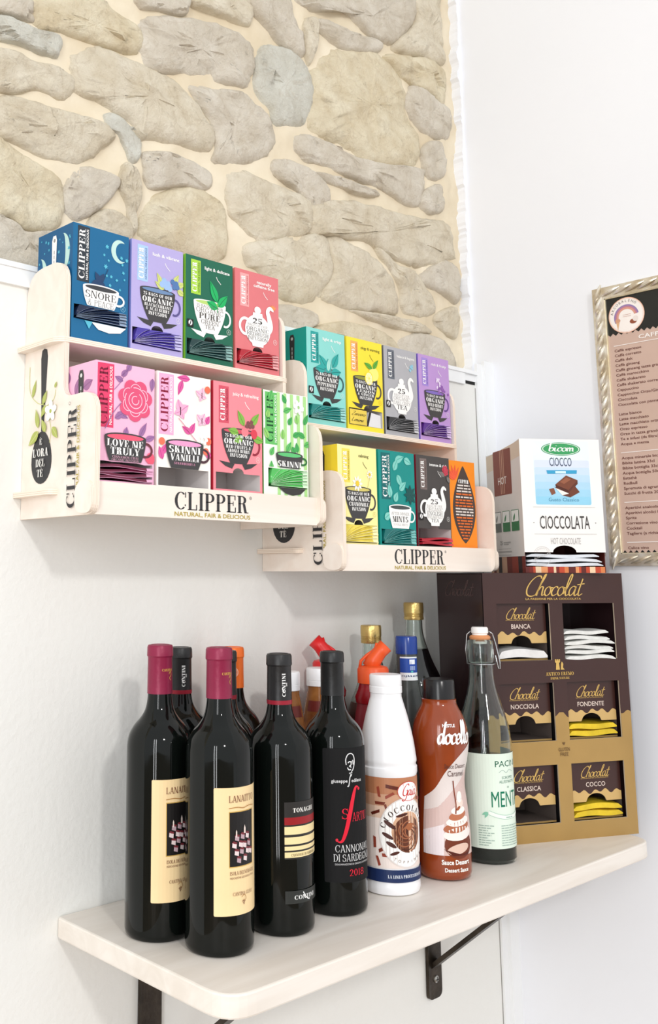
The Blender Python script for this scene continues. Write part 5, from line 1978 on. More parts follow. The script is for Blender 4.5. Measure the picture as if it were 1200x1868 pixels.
# --- caramel sauce bottle with a waist
t = thing('caramel_bottle', (1.1188, -.1925, 0), 0, 'shiny brown caramel sauce bottle with black cap and narrow waist', 'sauce bottle')
cp = [(0, .002), (.028, .0005), (.0325, .0025)] + sm([(.0342, .008), (.0345, .03), (.0338, .06), (.0315, .09), (.0292, .112), (.0298, .128), (.0335, .148), (.0362, .168), (.0352, .185), (.0305, .2), (.0245, .2115), (.0226, .2165), (.0228, .221)], 4) + [(.0205, .2225), (0, .2225)]
lathe('bottle_body', cp, mat((142, 60, 22), .16, name='caramel_plastic', var=.08, vscale=20, coat=.4), t, 56)
m = MB()
m.lathe([(.0195, .2205), (.0212, .221), (.0208, .245), (.0196, .247), (0, .2475)], seg=40)
sharp(m.build('screw_cap', mat((22, 22, 24), .22, name='black_plastic', var=.05), t), 35)
pr = Print(cyl_map(prof_r(cp), R(-122), 0), t, maxu=.005, h0=.0003, dh=.00004)
pr.maxv = .008
pr.part('swoosh_panel')
pr.polys([catmull([(-.042, .1), (-.024, .112), (-.006, .135), (.014, .155), (.04, .172)], 5) + catmull([(.04, .146), (.02, .124), (.0, .108), (-.02, .09), (-.042, .084)], 5)], (226, 216, 212))
pr.part('cream_picture')
pr.polys([[(-.042, .084), (-.02, .09), (.0, .108), (.02, .124), (.034, .139), (.034, .032), (-.042, .032)]], (214, 188, 182))
pr.polys([[(-.042, .06), (-.012, .07), (-.014, .032), (-.042, .032)]], (232, 222, 224))
for u, v, ru, rv, c, ro in ((.008, .045, .021, .017, (112, 50, 30), .1), (.008, .058, .022, .008, (240, 232, 226), .1), (.006, .066, .02, .0065, (176, 104, 72), .15), (.008, .073, .018, .006, (244, 236, 230), .1),
                            (.008, .08, .014, .0055, (184, 112, 80), .2), (.009, .086, .0115, .005, (246, 238, 232), .1), (.011, .094, .008, .006, (236, 216, 204), .4), (.0125, .102, .0045, .007, (246, 238, 232), -.2), (.006, .04, .016, .006, (222, 190, 174), .2), (.009, .0885, .004, .0018, (160, 84, 52), .6)):
    pr.ell(u, v, ru, rv, c, 18, rot=ro)
pr.stroke([(.0035, .122), (.0045, .108), (.0055, .094), (.004, .082)], .0018, (128, 56, 28))
pr.polys([[(-.014, .04), (-.002, .032), (.02, .032), (.024, .036), (.01, .033)]], (84, 30, 20))
pr.part('brand_lettering')
pr.text('script', 'docello', -.017, .169, .0255, (250, 248, 246), wid=.15, fit=.046, shear=.12)
pr.text('sans', 'NESTLE', -.002, .1895, .0036, (250, 248, 246), 'c', bold=.03)
pr.part('product_lettering')
pr.text('sans', 'Sauce Dessert', .0075, .1375, .0058, (88, 56, 50), 'c', fit=.034)
pr.text('sans', 'Caramel', .0085, .1275, .0072, (88, 56, 50), 'c', fit=.028)
pr.text('sans', 'Sauce Dessert', .002, .0215, .0056, (250, 246, 240), 'c', fit=.038, bold=.03)
pr.text('sans', 'Dessert Sauce', .003, .0125, .0048, (250, 246, 240), 'c', fit=.033, bold=.03)
pr.end()


# --- clear glass bottles with something in them
def glass_shell(name, outer, parent, wall=.0018, seg=56):
    inner = [(max(0, r - wall), z + (wall if i < 2 else 0)) for i, (r, z) in enumerate(outer)]
    return lathe(name, outer + inner[::-1], clear_glass, parent, seg)


# swing-top bottle
t = thing('swing_top_bottle', (1.2285, -.1874, 0), 0, 'clear glass swing-top bottle with pale green mint syrup label', 'glass bottle')
outer = [(0, .001), (.030, .0), (.0345, .001), (.0365, .005), (.0365, .1)] + sm([(.0365, .155), (.0355, .17), (.0315, .186), (.0255, .206), (.0198, .226), (.0172, .242), (.0168, .255)], 4) + [(.0172, .262), (.0182, .265), (.0182, .287), (.0172, .292), (.0155, .294)]
glass_shell('glass_body', outer, t)
lathe('syrup', [(0, .0012), (.031, .0012), (.0352, .006), (.0352, .135), (0, .135)], mat((12, 26, 22), .1, name='dark_mint_syrup', var=.05), t)
lathe('stopper', [(0, .288), (.0095, .288), (.0105, .2955), (.0105, .302), (.0118, .303), (.0118, .309), (.0105, .3112), (0, .3115)], mat((246, 243, 240), .25, name='white_ceramic', var=.02), t, 32, 35)
lathe('rubber_seal', [(.009, .2905), (.0142, .2942), (.0146, .2975), (.012, .3), (.009, .3)], mat((222, 150, 98), .5, name='rubber_orange', var=.05), t, 32)
wire = mat((176, 178, 180), .25, .95, name='steel_wire', var=.03)
m = MB()
az = R(-46)
ux, uy = math.cos(az), math.sin(az)
px_, py_ = -uy, ux
ringp = [(.0190 * math.cos(a), .0190 * math.sin(a), .2605) for a in [2 * math.pi * k / 24 for k in range(25)]]
m.tube(ringp, .0009, 6)
for s_ in (1,):
    pass
m.tube([(ux * .0125, uy * .0125, .3055), (ux * .0175, uy * .0175, .302), (ux * .0215, uy * .0215, .288), (ux * .0265, uy * .0265, .262), (ux * .0262, uy * .0262, .254), (ux * .0235, uy * .0235, .2535), (ux * .0205, uy * .0205, .272), (ux * .0192, uy * .0192, .2605)], .0010, 6)
m.tube([(-ux * .0125, -uy * .0125, .3055), (-ux * .0178, -uy * .0178, .301), (-ux * .0205, -uy * .0205, .28), (-ux * .0192, -uy * .0192, .2605)], .0010, 6)
m.build('wire_bail', wire, t, smooth=True)
pr = Print(cyl_map(.0366, R(-97), 0), t, maxu=.006, h0=.0003, dh=.00004)
GRN = (8, 120, 88)
pr.part('label', 'pale green paper label')
pr.rrect(-.066, .021, .06, .1435, .001, mat((226, 240, 226), .6, name='label_paper_green', var=.02))
pr.part('brand_lettering')
pr.text('sans', 'PACINI', 0, .1265, .0078, (30, 100, 74), 'c', fit=.04, bold=.008)
pr.stroke([(-.014, .119), (-.008, .122), (-.002, .1185), (.004, .122), (.012, .119)], .0006, (150, 176, 164))
pr.text('sans', 'SCIROPPO', 0, .1105, .0036, (70, 120, 104), 'c', fit=.02)
pr.text('sans', "ALL'ESTRATTO", 0, .1052, .0036, (70, 120, 104), 'c', fit=.028)
pr.text('sans', 'DI', 0, .0985, .0024, (70, 120, 104), 'c')
pr.part('flavour_lettering')
pr.text('sans', 'MENTA', 0, .0745, .0205, GRN, 'c', fit=.054)
pr.part('ribbon_print')
pr.stroke([(-.03, .0675), (-.015, .0625), (0, .061), (.015, .0625), (.03, .0675)], .0055, (150, 200, 176))
pr.stroke([(-.03, .0675), (-.015, .0625), (0, .061), (.015, .0625), (.03, .0675)], .0045, (240, 248, 240))
pr.leaf(-.031, .068, .009, 240, .004, (130, 196, 166))
pr.leaf(-.031, .068, .009, 205, .004, (130, 196, 166))
greek(pr, -.006, .0602, .002, .012, (150, 186, 168))
pr.part('small_print_lettering')
for i in range(9):
    greek(pr, -.044, .05 - i * .0031, .0016, .02 - .004 * (i % 3), (150, 174, 162))
    greek(pr, -.014, .05 - i * .0031, .0016, .036 - .006 * (i % 2), (156, 178, 168))

pr.end()

# tall gold-capped bottle with dark syrup by the brown display box
gold_cap = mat((206, 178, 112), .28, .85, name='gold_cap_metal', var=.06, bump=.2, bscale=400)


def gold_bottle(loc, h, r, shoulder, liq_z, liq, label):
    t = thing('syrup_bottle', (loc[0], loc[1], 0), 0, label, 'glass bottle', 'gold-capped syrup bottles by the wall')
    outer = [(0, .001), (r - .006, .0), (r - .001, .001), (r, .006), (r, .08)] + sm([(r, shoulder), (r * .985, shoulder + .012), (r * .86, shoulder + .028), (r * .62, shoulder + .05), (.0175, shoulder + .075), (.0135, h - .045), (.0128, h - .03)], 4) + [(.0128, h - .004), (.0118, h - .003)]
    glass_shell('glass_body', outer, t, .0016, 40)
    f = prof_r(outer)
    lz = [z for z in [.006 + (liq_z - .006) * i / 24 for i in range(25)]]
    lathe('syrup', [(0, .0045)] + [(f(z) - .0010, z) for z in lz] + [(0, liq_z)], mat(liq, .12, name='syrup', var=.05), t, 40)
    cp = [(.0128, h - .0265), (.0148, h - .0262), (.0151, h - .025)]
    for i in range(3):
        z = h - .022 + i * .002
        cp += [(.0152, z), (.0147, z + .0006), (.0147, z + .0012), (.0152, z + .0018)]
    cp += [(.0153, h - .013), (.0153, h - .002), (.0145, h), (0, h)]
    lathe('screw_cap', cp, gold_cap, t, 40, 30)
    return t


gold_bottle((1.262, -.0480), .342, .042, .205, .272, (14, 10, 14), 'tall gold-capped bottle of dark syrup beside the brown display box')
gold_bottle((1.1588, -.0470), .3105, .036, .175, .2, (120, 52, 40), 'shorter gold-capped glass bottle behind the orange spout')

# blue-capped bottle
t = thing('syrup_bottle', (1.147, -.12, 0), 0, 'bottle with shiny blue cap and blue and white neck label', 'glass bottle')
bp_ = [(0, .002), (.0255, .0), (.0275, .003), (.028, .01), (.028, .12)] + sm([(.028, .15), (.0262, .178), (.0215, .206), (.0165, .23), (.0148, .245)], 4) + [(.0146, .274), (0, .274)]
lathe('bottle_body', bp_, mat((92, 96, 94), .2, name='smoky_glass', var=.12, vscale=25, trans=.35, ior=1.3), t, 40)
lathe('screw_cap', [(.0140, .2735), (.0153, .274), (.0153, .2965), (.0142, .2985), (0, .299)], mat((22, 60, 142), .2, name='blue_plastic', var=.05), t, 40, 35)
pr = Print(cyl_map(prof_r(bp_), R(-128), 0), t, maxu=.004, h0=.0003, dh=.00004)
pr.maxv = .01
pr.part('neck_label', 'blue and white neck label')
pr.rect(-.026, .2385, .026, .2705, (234, 238, 240))
pr.rect(-.026, .249, .026, .2685, (36, 74, 160))
pr.part('neck_label_print')
pr.rect(.000, .2605, .016, .267, (236, 240, 246))
pr.polys([[(.003, .2605), (.0045, .2605), (.0045, .2655)]], (36, 74, 160))
for k in range(5):
    pr.rect(.0015 + .003 * k, .2525, .003 + .003 * k, .258, (186, 204, 236))
pr.rect(.003, .2495, .009, .2515, (90, 196, 190))
rn = random.Random(6)
for k in range(16):
    pr.leaf(-.024 + .0032 * k, .2435, .003, rn.uniform(0, 180), .002, (40, 60, 110))
pr.end()


# spouted bottles
def spout_bottle(loc, az, cap, liq, body, label, h=.2475):
    t = thing('spouted_bottle', (loc[0], loc[1], 0), 0, label, 'sauce bottle', 'bottles with plastic pouring spouts')
    dz = h - .2475
    prof = [(0, .002), (.028, .0), (.03, .003), (.03, .12)] + sm([(.03, .15), (.0285, .175), (.025, .198), (.0228, .21)], 3)
    prof = [(r, z + (dz if z > .1 else 0)) for r, z in prof]
    lathe('bottle_body', prof + [(0, .21 + dz)], mat(body, .25, name='tinted_plastic', var=.06, trans=.15, ior=1.3), t, 40)
    lathe('bottle_neck', [(.0215, .209 + dz), (.0245, .2105 + dz), (.0255, .218 + dz), (.0215, .228 + dz), (.0195, .236 + dz), (.0195, .2445 + dz), (0, .2445 + dz)], mat(liq, .2, name='red_syrup', var=.06), t, 40)
    cm = mat(cap, .35, name='spout_plastic', var=.05)
    m = MB()
    m.lathe([(.0196, .2365 + dz), (.0215, .2368 + dz), (.0215, .255 + dz), (.0195, .2585 + dz), (.012, .2605 + dz), (0, .2608 + dz)], seg=36)
    sharp(m.build('spout_base', cm, t), 40)
    c, s_ = math.cos(az), math.sin(az)
    m = MB()
    pth = [(-.004 * c, -.004 * s_, .257 + dz), (.002 * c, .002 * s_, .268 + dz), (.0105 * c, .0105 * s_, .279 + dz), (.0185 * c, .0185 * s_, .287 + dz)]
    m.tube(pth, [.0115, .0108, .0098, .0104], 20)
    m.build('pouring_tube', cm, t, smooth=True)
    m = MB()
    m.tube([(-.018 * c, -.018 * s_, .257 + dz), (-.0165 * c, -.0165 * s_, .266 + dz), (-.008 * c, -.008 * s_, .274 + dz), (.004 * c, .004 * s_, .282 + dz), (.0065 * c, .0065 * s_, .2905 + dz)], .0022, 8)
    m.build('spout_handle', cm, t, smooth=True)
    return t


spout_bottle((1.088, -.107), R(-42), (240, 92, 40), (150, 22, 34), (158, 62, 70), 'syrup bottle with orange pouring spout and red neck')
spout_bottle((1.0665, -.0430), R(135), (222, 38, 40), (150, 20, 32), (128, 34, 42), 'syrup bottle with red pouring spout against the wall', .2525)


# amber bottles with white caps
def amber_bottle(loc, label):
    t = thing('amber_bottle', (loc[0], loc[1], 0), 0, label, 'glass bottle', 'amber bottles with white caps')
    p = [(0, .002), (.027, .0), (.0295, .003), (.0295, .1)] + sm([(.0295, .13), (.0285, .15), (.0245, .185), (.0195, .215), (.0162, .232)], 3) + [(.016, .238), (0, .238)]
    lathe('bottle_body', p, mat((176, 118, 62), .12, name='amber_syrup_glass', var=.16, vscale=30, trans=.25, ior=1.3, col2=(132, 78, 44)), t, 40)
    lathe('screw_cap', [(.0162, .2365), (.0176, .237), (.0176, .2435), (.0171, .244), (.0176, .2445), (.0176, .258), (.0166, .26), (0, .2603)], plast, t, 36, 35)
    pr = Print(cyl_map(prof_r(p), R(-130), 0), t, maxu=.005, h0=.0003)
    pr.maxv = .006
    pr.part('neck_label', 'dark red neck label')
    pr.rect(-.03, .205, .03, .2185, (110, 40, 34))
    pr.end()
    return t


amber_bottle((.934, -.09), 'white-capped amber syrup bottle right behind the striped-label wine bottle')
amber_bottle((1.0065, -.0815), 'white-capped amber syrup bottle beside the red spout')

# ------------------------------------------------------------------ brown hot-chocolate display box on the shelf
CW, CH, CD = 0.2525, 0.3875, 0.128
ang = math.atan2(-.0992, .2300)
t = thing('display_box', (1.2819 + .5 * CW * math.cos(ang) - .5 * CD * math.sin(ang) * 1, -.1604 + .5 * CW * math.sin(ang) + .5 * CD * math.cos(ang), 0), ang,
          'brown and gold hot chocolate display box with six windows on the shelf', 'display box')
BRW, BRW2, GLD = (62, 36, 32), (48, 30, 30), (176, 142, 84)
brown = mat(BRW, .3, name='brown_glossy_card', var=.05, spec=.5)
gold_card = mat(GLD, .4, .25, name='gold_card', var=.05)
a, b = -CW / 2, -CD / 2
COLS = ((.0225, .1155), (.139, .234))
ROWS = ((.258, .342), (.141, .225), (.025, .107))
card_edge = mat((206, 190, 168), .7, name='card_edge', var=.04)
dark_in = mat((34, 30, 32), .6, name='dark_box_inside', var=.08)
# front sheet: bars around the windows (local u, v)
us = [0, COLS[0][0], COLS[0][1], COLS[1][0], COLS[1][1], CW]
vs_ = [0, ROWS[2][0], ROWS[2][1], ROWS[1][0], ROWS[1][1], ROWS[0][0], ROWS[0][1], CH]
m = MB()
th = .0022
for i in range(5):
    for j in range(7):
        if i in (1, 3) and j in (1, 3, 5):
            continue
        z0, z1 = vs_[j], vs_[j + 1]
        m.quad((a + us[i], b, z0), (a + us[i + 1], b, z0), (a + us[i + 1], b, z1), (a + us[i], b, z1), 1 if z1 < .2 else 0)
        m.quad((a + us[i], b + th, z0), (a + us[i], b + th, z1), (a + us[i + 1], b + th, z1), (a + us[i + 1], b + th, z0), 3)
for (u0, u1) in COLS:
    for (v0, v1) in ROWS:
        P = lambda u, y, v: (a + u, b + y, v)
        m.quad(P(u0, 0, v0), P(u1, 0, v0), P(u1, th, v0), P(u0, th, v0), 2)
        m.quad(P(u0, 0, v1), P(u0, th, v1), P(u1, th, v1), P(u1, 0, v1), 2)
        m.quad(P(u0, 0, v0), P(u0, th, v0), P(u0, th, v1), P(u0, 0, v1), 2)
        m.quad(P(u1, 0, v0), P(u1, 0, v1), P(u1, th, v1), P(u1, th, v0), 2)
m.build('front_panel', [brown, gold_card, card_edge, dark_in], t)
m = MB()
e = CD / 2
m.box((a, b + th, 0), (a + .002, e, CH))
m.box((-a - .002, b + th, 0), (-a, e, CH))
m.box((a + .002, e - .002, 0), (-a - .002, e, CH))
m.box((a, b + th, CH - .002), (-a, e, CH))
m.box((a + .002, b + th, 0), (-a - .002, e - .002, .002))
m.build('carton', mat((52, 34, 36), .25, name='dark_brown_card', var=.05), t)
m = MB()
m.box((a + .1262, b + th, .002), (a + .1282, e - .002, CH - .002))
for z in (.1235, .2405):
    m.box((a + .002, b + th, z), (a + .1262, e - .002, z + .0016))
    m.box((a + .1282, b + th, z), (-a - .002, e - .002, z + .0016))
m.build('divider', dark_in, t)
# wavy dark drip edge on the three upright bars of the middle row and the lower colour change
pr = Print(plane_map((a, b, 0), (1, 0, 0), (0, 0, 1)), t, h0=.0001, dh=.00003)
def drip(u0, u1, v, top, amp, col, ph=0.0, n=24):
    pts = [(u0 + (u1 - u0) * i / n, v + amp * math.sin(ph + (u0 + (u1 - u0) * i / n) * 260) + amp * .5 * math.sin(ph + (u0 + (u1 - u0) * i / n) * 117)) for i in range(n + 1)]
    return pts + [(u1, top), (u0, top)]


for u0, u1 in ((0, COLS[0][0]), (COLS[0][1], COLS[1][0]), (COLS[1][1], CW)):
    pr.part('drip_edge_print')
    pr.rect(u0, ROWS[1][0] - .0005, u1, .1815, gold_card)
    pr.polys([drip(u0, u1, .178, .2255, .0035, BRW)], brown)
GLT = mat((222, 184, 104), .35, .35, name='gold_foil_print', var=.05)
pr.part('title_lettering')
pr.text('script', 'Chocolat', .0715, .3535, .0300, GLT, wid=.078, fit=.103, shear=.3)
pr.part('subtitle_lettering')
pr.text('sans', 'LA PASSIONE PER LA CIOCCOLATA', .0735, .3472, .0030, GLT, fit=.1, bold=.01)
pr.part('tower_emblem')
cu = .1275
pr.polys([[(cu - .0065, .2435), (cu + .0005, .2435), (cu - .0005, .2535), (cu + .0015, .2545), (cu + .0015, .257), (cu - .0075, .257), (cu - .0075, .2545), (cu - .0055, .2535)]], GLT)
for k in range(3):
    pr.rect(cu - .0075 + k * .0033, .257, cu - .0052 + k * .0033, .259, GLT)
pr.polys([[(cu + .002, .2435), (cu + .009, .2435), (cu + .006, .2465), (cu + .007, .252), (cu + .0045, .2555), (cu + .0028, .252)]], GLT)
pr.part('maker_lettering')
pr.text('serif', 'ANTICO EREMO', cu, .2352, .0050, GLT, 'c', T=.2, fit=.05)
pr.text('serif', 'DRINK NATURE', cu, .2295, .0034, GLT, 'c', T=.2, fit=.034)
pr.part('gluten_free_lettering')
bc = (112, 84, 50)
pr.stroke([(cu, .1385), (cu, .134)], .0008, bc, 0)
pr.leaf(cu, .1345, .005, 60, .002, bc)
pr.leaf(cu, .1345, .005, 120, .002, bc)
pr.text('sans', 'GLUTEN', cu, .1255, .0052, bc, 'c', fit=.02, bold=.01)
pr.text('sans', 'FREE', cu, .1185, .0052, bc, 'c', fit=.0145, bold=.01)
pr.end()
pr = Print(plane_map((a, e, 0), (0, -1, 0), (0, 0, 1)), t, h0=.0001, dh=.00003)
pr.part('side_title_lettering')
pr.text('script', 'Chocolat', .022, .353, .022, (92, 72, 70), wid=.08, fit=.078, shear=.3)
pr.end()
DB = t.matrix_basis if False else Matrix.Translation(t.location) @ Matrix.Rotation(ang, 4, 'Z')

NAMES = {(0, 0): 'BIANCA', (1, 0): 'NOCCIOLA', (1, 1): 'FONDENTE', (2, 0): 'CLASSICA', (2, 1): 'COCCO'}
foil_y = mat((232, 200, 46), .3, .35, name='yellow_foil', var=.12, vscale=50, bump=.5, bscale=120)
foil_w = mat((232, 230, 228), .25, .35, name='silver_white_foil', var=.06, vscale=50, bump=.4, bscale=120)
foil_k = mat((70, 62, 60), .35, .2, name='dark_foil', var=.1)


def wavy_packet(mw, u0, u1, v, th, y0, y1, mt, label, cat, seed, group=None, tilt=0.0):
    rn = random.Random(seed)
    ph = rn.uniform(0, 6)
    m = MB()
    n, k = 14, 5
    rows = []
    for j in range(k + 1):
        fy = j / k
        y = y0 + (y1 - y0) * fy
        top, bot = [], []
        for i in range(n + 1):
            s = i / n
            u = u0 + (u1 - u0) * s
            puff = (max(0.0, math.sin(math.pi * s)) ** .16) * (max(0.0, math.sin(math.pi * min(1, .16 + .84 * fy))) ** .4)
            wv = v + .0011 * math.sin(ph + s * 7) + tilt * s
            top.append((u, y, wv + th * (.2 + .8 * puff)))
            bot.append((u, y, wv - 0.0))
        rows.append((top, bot))
    for j in range(k):
        for i in range(n):
            A, B = rows[j], rows[j + 1]
            m.quad(A[0][i], A[0][i + 1], B[0][i + 1], B[0][i])
            m.quad(A[1][i], B[1][i], B[1][i + 1], A[1][i + 1])
    for i in range(n):
        A, B = rows[0], rows[-1]
        m.quad(A[1][i], A[1][i + 1], A[0][i + 1], A[0][i])
        m.quad(B[1][i + 1], B[1][i], B[0][i], B[0][i + 1])
    for q in (0, n):
        for j in range(k):
            A, B = rows[j], rows[j + 1]
            m.quad(A[1][q], A[0][q], B[0][q], B[1][q])
    o = m.build('chocolate_sachet', mt)
    o.matrix_world = mw
    return tag(o, label, cat, group)


for ri, (v0, v1) in enumerate(ROWS):
    for ci, (u0, u1) in enumerate(COLS):
        if (ri, ci) not in NAMES:
            continue
        nm = NAMES[(ri, ci)]
        pos = {0: 'top', 1: 'middle', 2: 'bottom'}[ri] + ' ' + {0: 'left', 1: 'right'}[ci]
        s = thing('chocolate_carton', DB @ Vector((a + (u0 + u1) / 2, b + .03, v0 - .0005)), ang, 'small brown and gold chocolate carton in the %s window' % pos, 'carton', 'small cartons in the display box')
        w2 = (u1 - u0) / 2 - .0015
        hb = v1 - v0
        cut = .4 if ri == 0 else .42
        vb = hb * .30
        fy = -.03 + .0085
        m = MB()
        ctr = [(-w2, vb), (-.0175, vb)] + [(-.0175 * math.cos(math.pi * k / 8), vb + .0115 * math.sin(math.pi * k / 8)) for k in range(1, 8)] + [(.0175, vb), (w2, vb)]
        for (p0, q0), (p1, q1) in zip(ctr[:-1], ctr[1:]):
            m.quad((p0, fy, q0), (p1, fy, q1), (p1, fy, hb + .003), (p0, fy, hb + .003))
            m.quad((p0, fy + .001, q0), (p0, fy + .001, hb + .003), (p1, fy + .001, hb + .003), (p1, fy + .001, q1), 1)
        m.quad((-w2, fy, 0), (w2, fy, 0), (w2, fy, hb * .03), (-w2, fy, hb * .03), 2)
        for sx in (-1, 1):
            m.quad((sx * w2, fy, 0), (sx * w2, .055, 0), (sx * w2, .055, hb + .003), (sx * w2, fy, hb + .003), 1)
        m.quad((-w2, fy, .0006), (w2, fy, .0006), (w2, .055, .0006), (-w2, .055, .0006), 1)
        m.quad((-w2, .055, 0), (w2, .055, 0), (w2, .055, hb + .003), (-w2, .055, hb + .003), 1)
        m.build('carton_body', [brown, mat((96, 84, 78), .7, name='kraft_inside', var=.05), gold_card], s)
        pr = Print(plane_map((0, fy, 0), (1, 0, 0), (0, 0, 1)), s, h0=.0001, dh=.00003)
        pr.part('drip_print')
        gp_ = []
        n = 30
        for i in range(n + 1):
            u = -w2 + 2 * w2 * i / n
            gp_.append((u, hb * .475 + .0026 * math.sin(u * 330 + ri) + .0013 * math.sin(u * 150)))
        for i in range(n):
            (p0, q0), (p1, q1) = gp_[i], gp_[i + 1]
            lo = lambda p: vb + (.0115 * math.sqrt(max(0, 1 - (p / .0175) ** 2)) if abs(p) < .0175 else 0)
            pr.n = 0
            pr.polys([[(p0, lo(p0)), (p1, lo(p1)), (p1, q1), (p0, q0)]], (206, 172, 112))
        pr.part('title_lettering')
        pr.text('script', 'Chocolat', -.0265, hb * .73, .0155, GLT, wid=.085, fit=.051, shear=.3)
        pr.text('sans', 'LA PASSIONE PER LA CIOCCOLATA', -.026, hb * .70, .0016, GLT, fit=.05)
        pr.part('flavour_lettering')
        pr.text('sans', nm, 0, hb * .56, .0066, (226, 208, 196), 'c', bold=.01)
        pr.end()
        fl = {(0, 0): foil_w, (1, 1): foil_y, (2, 1): foil_y}.get((ri, ci))
        if fl:
            wn = {(0, 0): 'silver-white', (1, 1): 'yellow foil', (2, 1): 'yellow foil'}[(ri, ci)]
            mw = DB @ Matrix.Translation((a, b, 0))
            for k in range(2 if ri else 1):
                wavy_packet(mw, u0 + .003, u1 - .004, v0 + .0040 + k * .0096, .0096 if ri else .015, .0048 + .001 * k, .07, fl,
                            'shiny %s chocolate sachet at the bottom of the %s window%s' % (wn, pos, '' if not ri else (', lower one' if k == 0 else ', upper one')), 'sachet', ri * 10 + ci * 3 + k, 'sachets in the display box')
u0, u1 = COLS[1]
v0 = ROWS[0][0]
paper = mat((226, 226, 222), .45, name='white_paper_sachet', var=.08, vscale=60, bump=.5, bscale=90)
mw = DB @ Matrix.Translation((a, b, 0))
ords = ('lowest', 'second from below', 'third from below', 'fourth from below', 'fifth from below', 'topmost')
for k in range(6):
    wavy_packet(mw, u0 + .002, u1 - .003 - .007 * (k in (4, 5)), v0 + .0006 + k * .0072, .0066, -.0005 + .0022 * (k % 3), .07, paper, 'crumpled white sachet piled in the top right window, %s' % ords[k], 'sachet', 50 + k, 'white sachets in the top right window', .002 * ((k % 2) - .5))

# ------------------------------------------------------------------ white hot-chocolate box standing on the brown one
ang2 = R(-35)
QW, QH, QD = .131, .208, .134
fwd = Vector((math.cos(ang2), math.sin(ang2), 0))
inn = Vector((-math.sin(ang2), math.cos(ang2), 0))
FL = Vector((1.3655, -.1830, CH + .0004))
ctr = FL + fwd * QW / 2 + inn * QD / 2
t = thing('hot_chocolate_box', ctr, ang2, 'white hot chocolate sachet box with blue picture panel, standing on the brown display box', 'carton')
wc = mat((243, 241, 238), .4, name='white_card', var=.015)
gc = mat((226, 221, 216), .45, name='pale_grey_card', var=.02)
a, b, e = -QW / 2, -QD / 2, QD / 2
m = MB()
zf, zs = .0315, .0255
notch = [(-.0005, zf)]
ft = [(a, zf), (-.005 - .019, zf)] + [(-.005 + .004 - .019 * math.cos(math.pi * k / 10) , zf + .0105 * math.sin(math.pi * k / 10)) for k in range(11)] + [(-a, zf)]
for (p0, q0), (p1, q1) in zip(ft[:-1], ft[1:]):
    m.quad((p0, b, q0), (p1, b, q1), (p1, b, QH), (p0, b, QH))
# left side with a curved, slightly lower top
n = 10
for i in range(n):
    y0, y1 = e + (b - e) * i / n, e + (b - e) * (i + 1) / n
    f = lambda y: QH - .012 * ((y - b) / QD) - .004 * math.sin(math.pi * (y - b) / QD)
    m.quad((a, y0, zs), (a, y1, zs), (a, y1, f(y1)), (a, y0, f(y0)), 1)
    m.quad((-a, y1, zs), (-a, y0, zs), (-a, y0, f(y0)), (-a, y1, f(y1)), 1)
    m.quad((a + .0002, y0, QH - .012), (a + .0002, y1, QH - .012), (-a, y1, QH - .012), (-a, y0, QH - .012), 2)
m.quad((-a, e, zs), (a, e, zs), (a, e, QH - .012), (-a, e, QH - .012), 1)
m.build('outer_sleeve', [wc, gc, mat((96, 86, 80), .8, name='grey_board', var=.06)], t)
m = MB()
m.box((a + .0008, b + .0012, 0), (-a - .0008, b + .0022, .0095))
m.box((a + .0008, b + .0022, 0), (a + .0018, e - .001, .18))
m.box((-a - .0018, b + .0022, 0), (-a - .0008, e - .001, .18))
m.box((a + .0018, e - .002, 0), (-a - .0018, e - .001, .18))
m.box((a + .0018, b + .0022, 0), (-a - .0018, e - .002, .001))
m.build('inner_tray', mat((92, 34, 28), .45, name='red_brown_card', var=.08), t)
pr = Print(plane_map((a + .0008, b + .0012, 0), (1, 0, 0), (0, 0, 1)), t, h0=.0001, dh=.00003)
pr.part('stripe_print')
rn = random.Random(12)
u = 0
while u < QW - .004:
    wd = rn.uniform(.003, .009)
    wd = min(wd, QW - .0016 - u)
    pr.n = 0
    pr.rect(u, .0002, u + wd, .0095, rn.choice([(190, 74, 48), (214, 128, 76), (120, 40, 34), (236, 206, 170), (160, 52, 44), (96, 40, 36), (226, 150, 100)]))
    u += wd
pr.end()
pr = Print(plane_map((a + .0008, e, 0), (0, -1, 0), (0, 0, 1)), t, h0=.0001, dh=.00003)
pr.part('side_stripe_print')
u = .001
while u < QD - .004:
    wd = min(rn.uniform(.003, .016), QD - .002 - u)
    pr.n = 0
    pr.rect(u, .0002, u + wd, .026, rn.choice([(120, 44, 34), (60, 30, 28), (150, 60, 44), (46, 26, 26), (214, 170, 140)]))
    u += wd
pr.end()
# front print
pr = Print(plane_map((a, b, 0), (1, 0, 0), (0, 0, 1)), t, h0=.0001, dh=.00003)
U = lambda u: u * QW
V = lambda v: v * QH
LB = (150, 210, 236)
pr.part('picture_panel', 'light blue picture panel')
pr.rrect(U(.165), V(.50), U(.865), V(.985), .003, (232, 246, 250))
for k in range(6):
    pr.rrect(U(.172), V(.505), U(.858), V(.84 - .055 * k), .003, tuple(int(232 + (LB[i] - 232) * (k + 1) / 6) if i < 2 else int(248 - (k + 1) * 2) for i in range(3)))
pr.part('brand_oval')
pr.ell(U(.515), V(.925), U(.245), V(.05), (60, 150, 92), 30)
pr.ell(U(.515), V(.925), U(.232), V(.045), (236, 246, 238), 30)
pr.ell(U(.515), V(.925), U(.222), V(.0415), (60, 158, 96), 30)
pr.text('script', 'bicom', U(.36), V(.908), .0125, (250, 252, 250), wid=.11, fit=U(.31), shear=.1)
pr.part('panel_lettering')
pr.text('sans', 'CIOCCO', U(.5), V(.795), V(.066), (52, 66, 88), 'c', fit=U(.28))
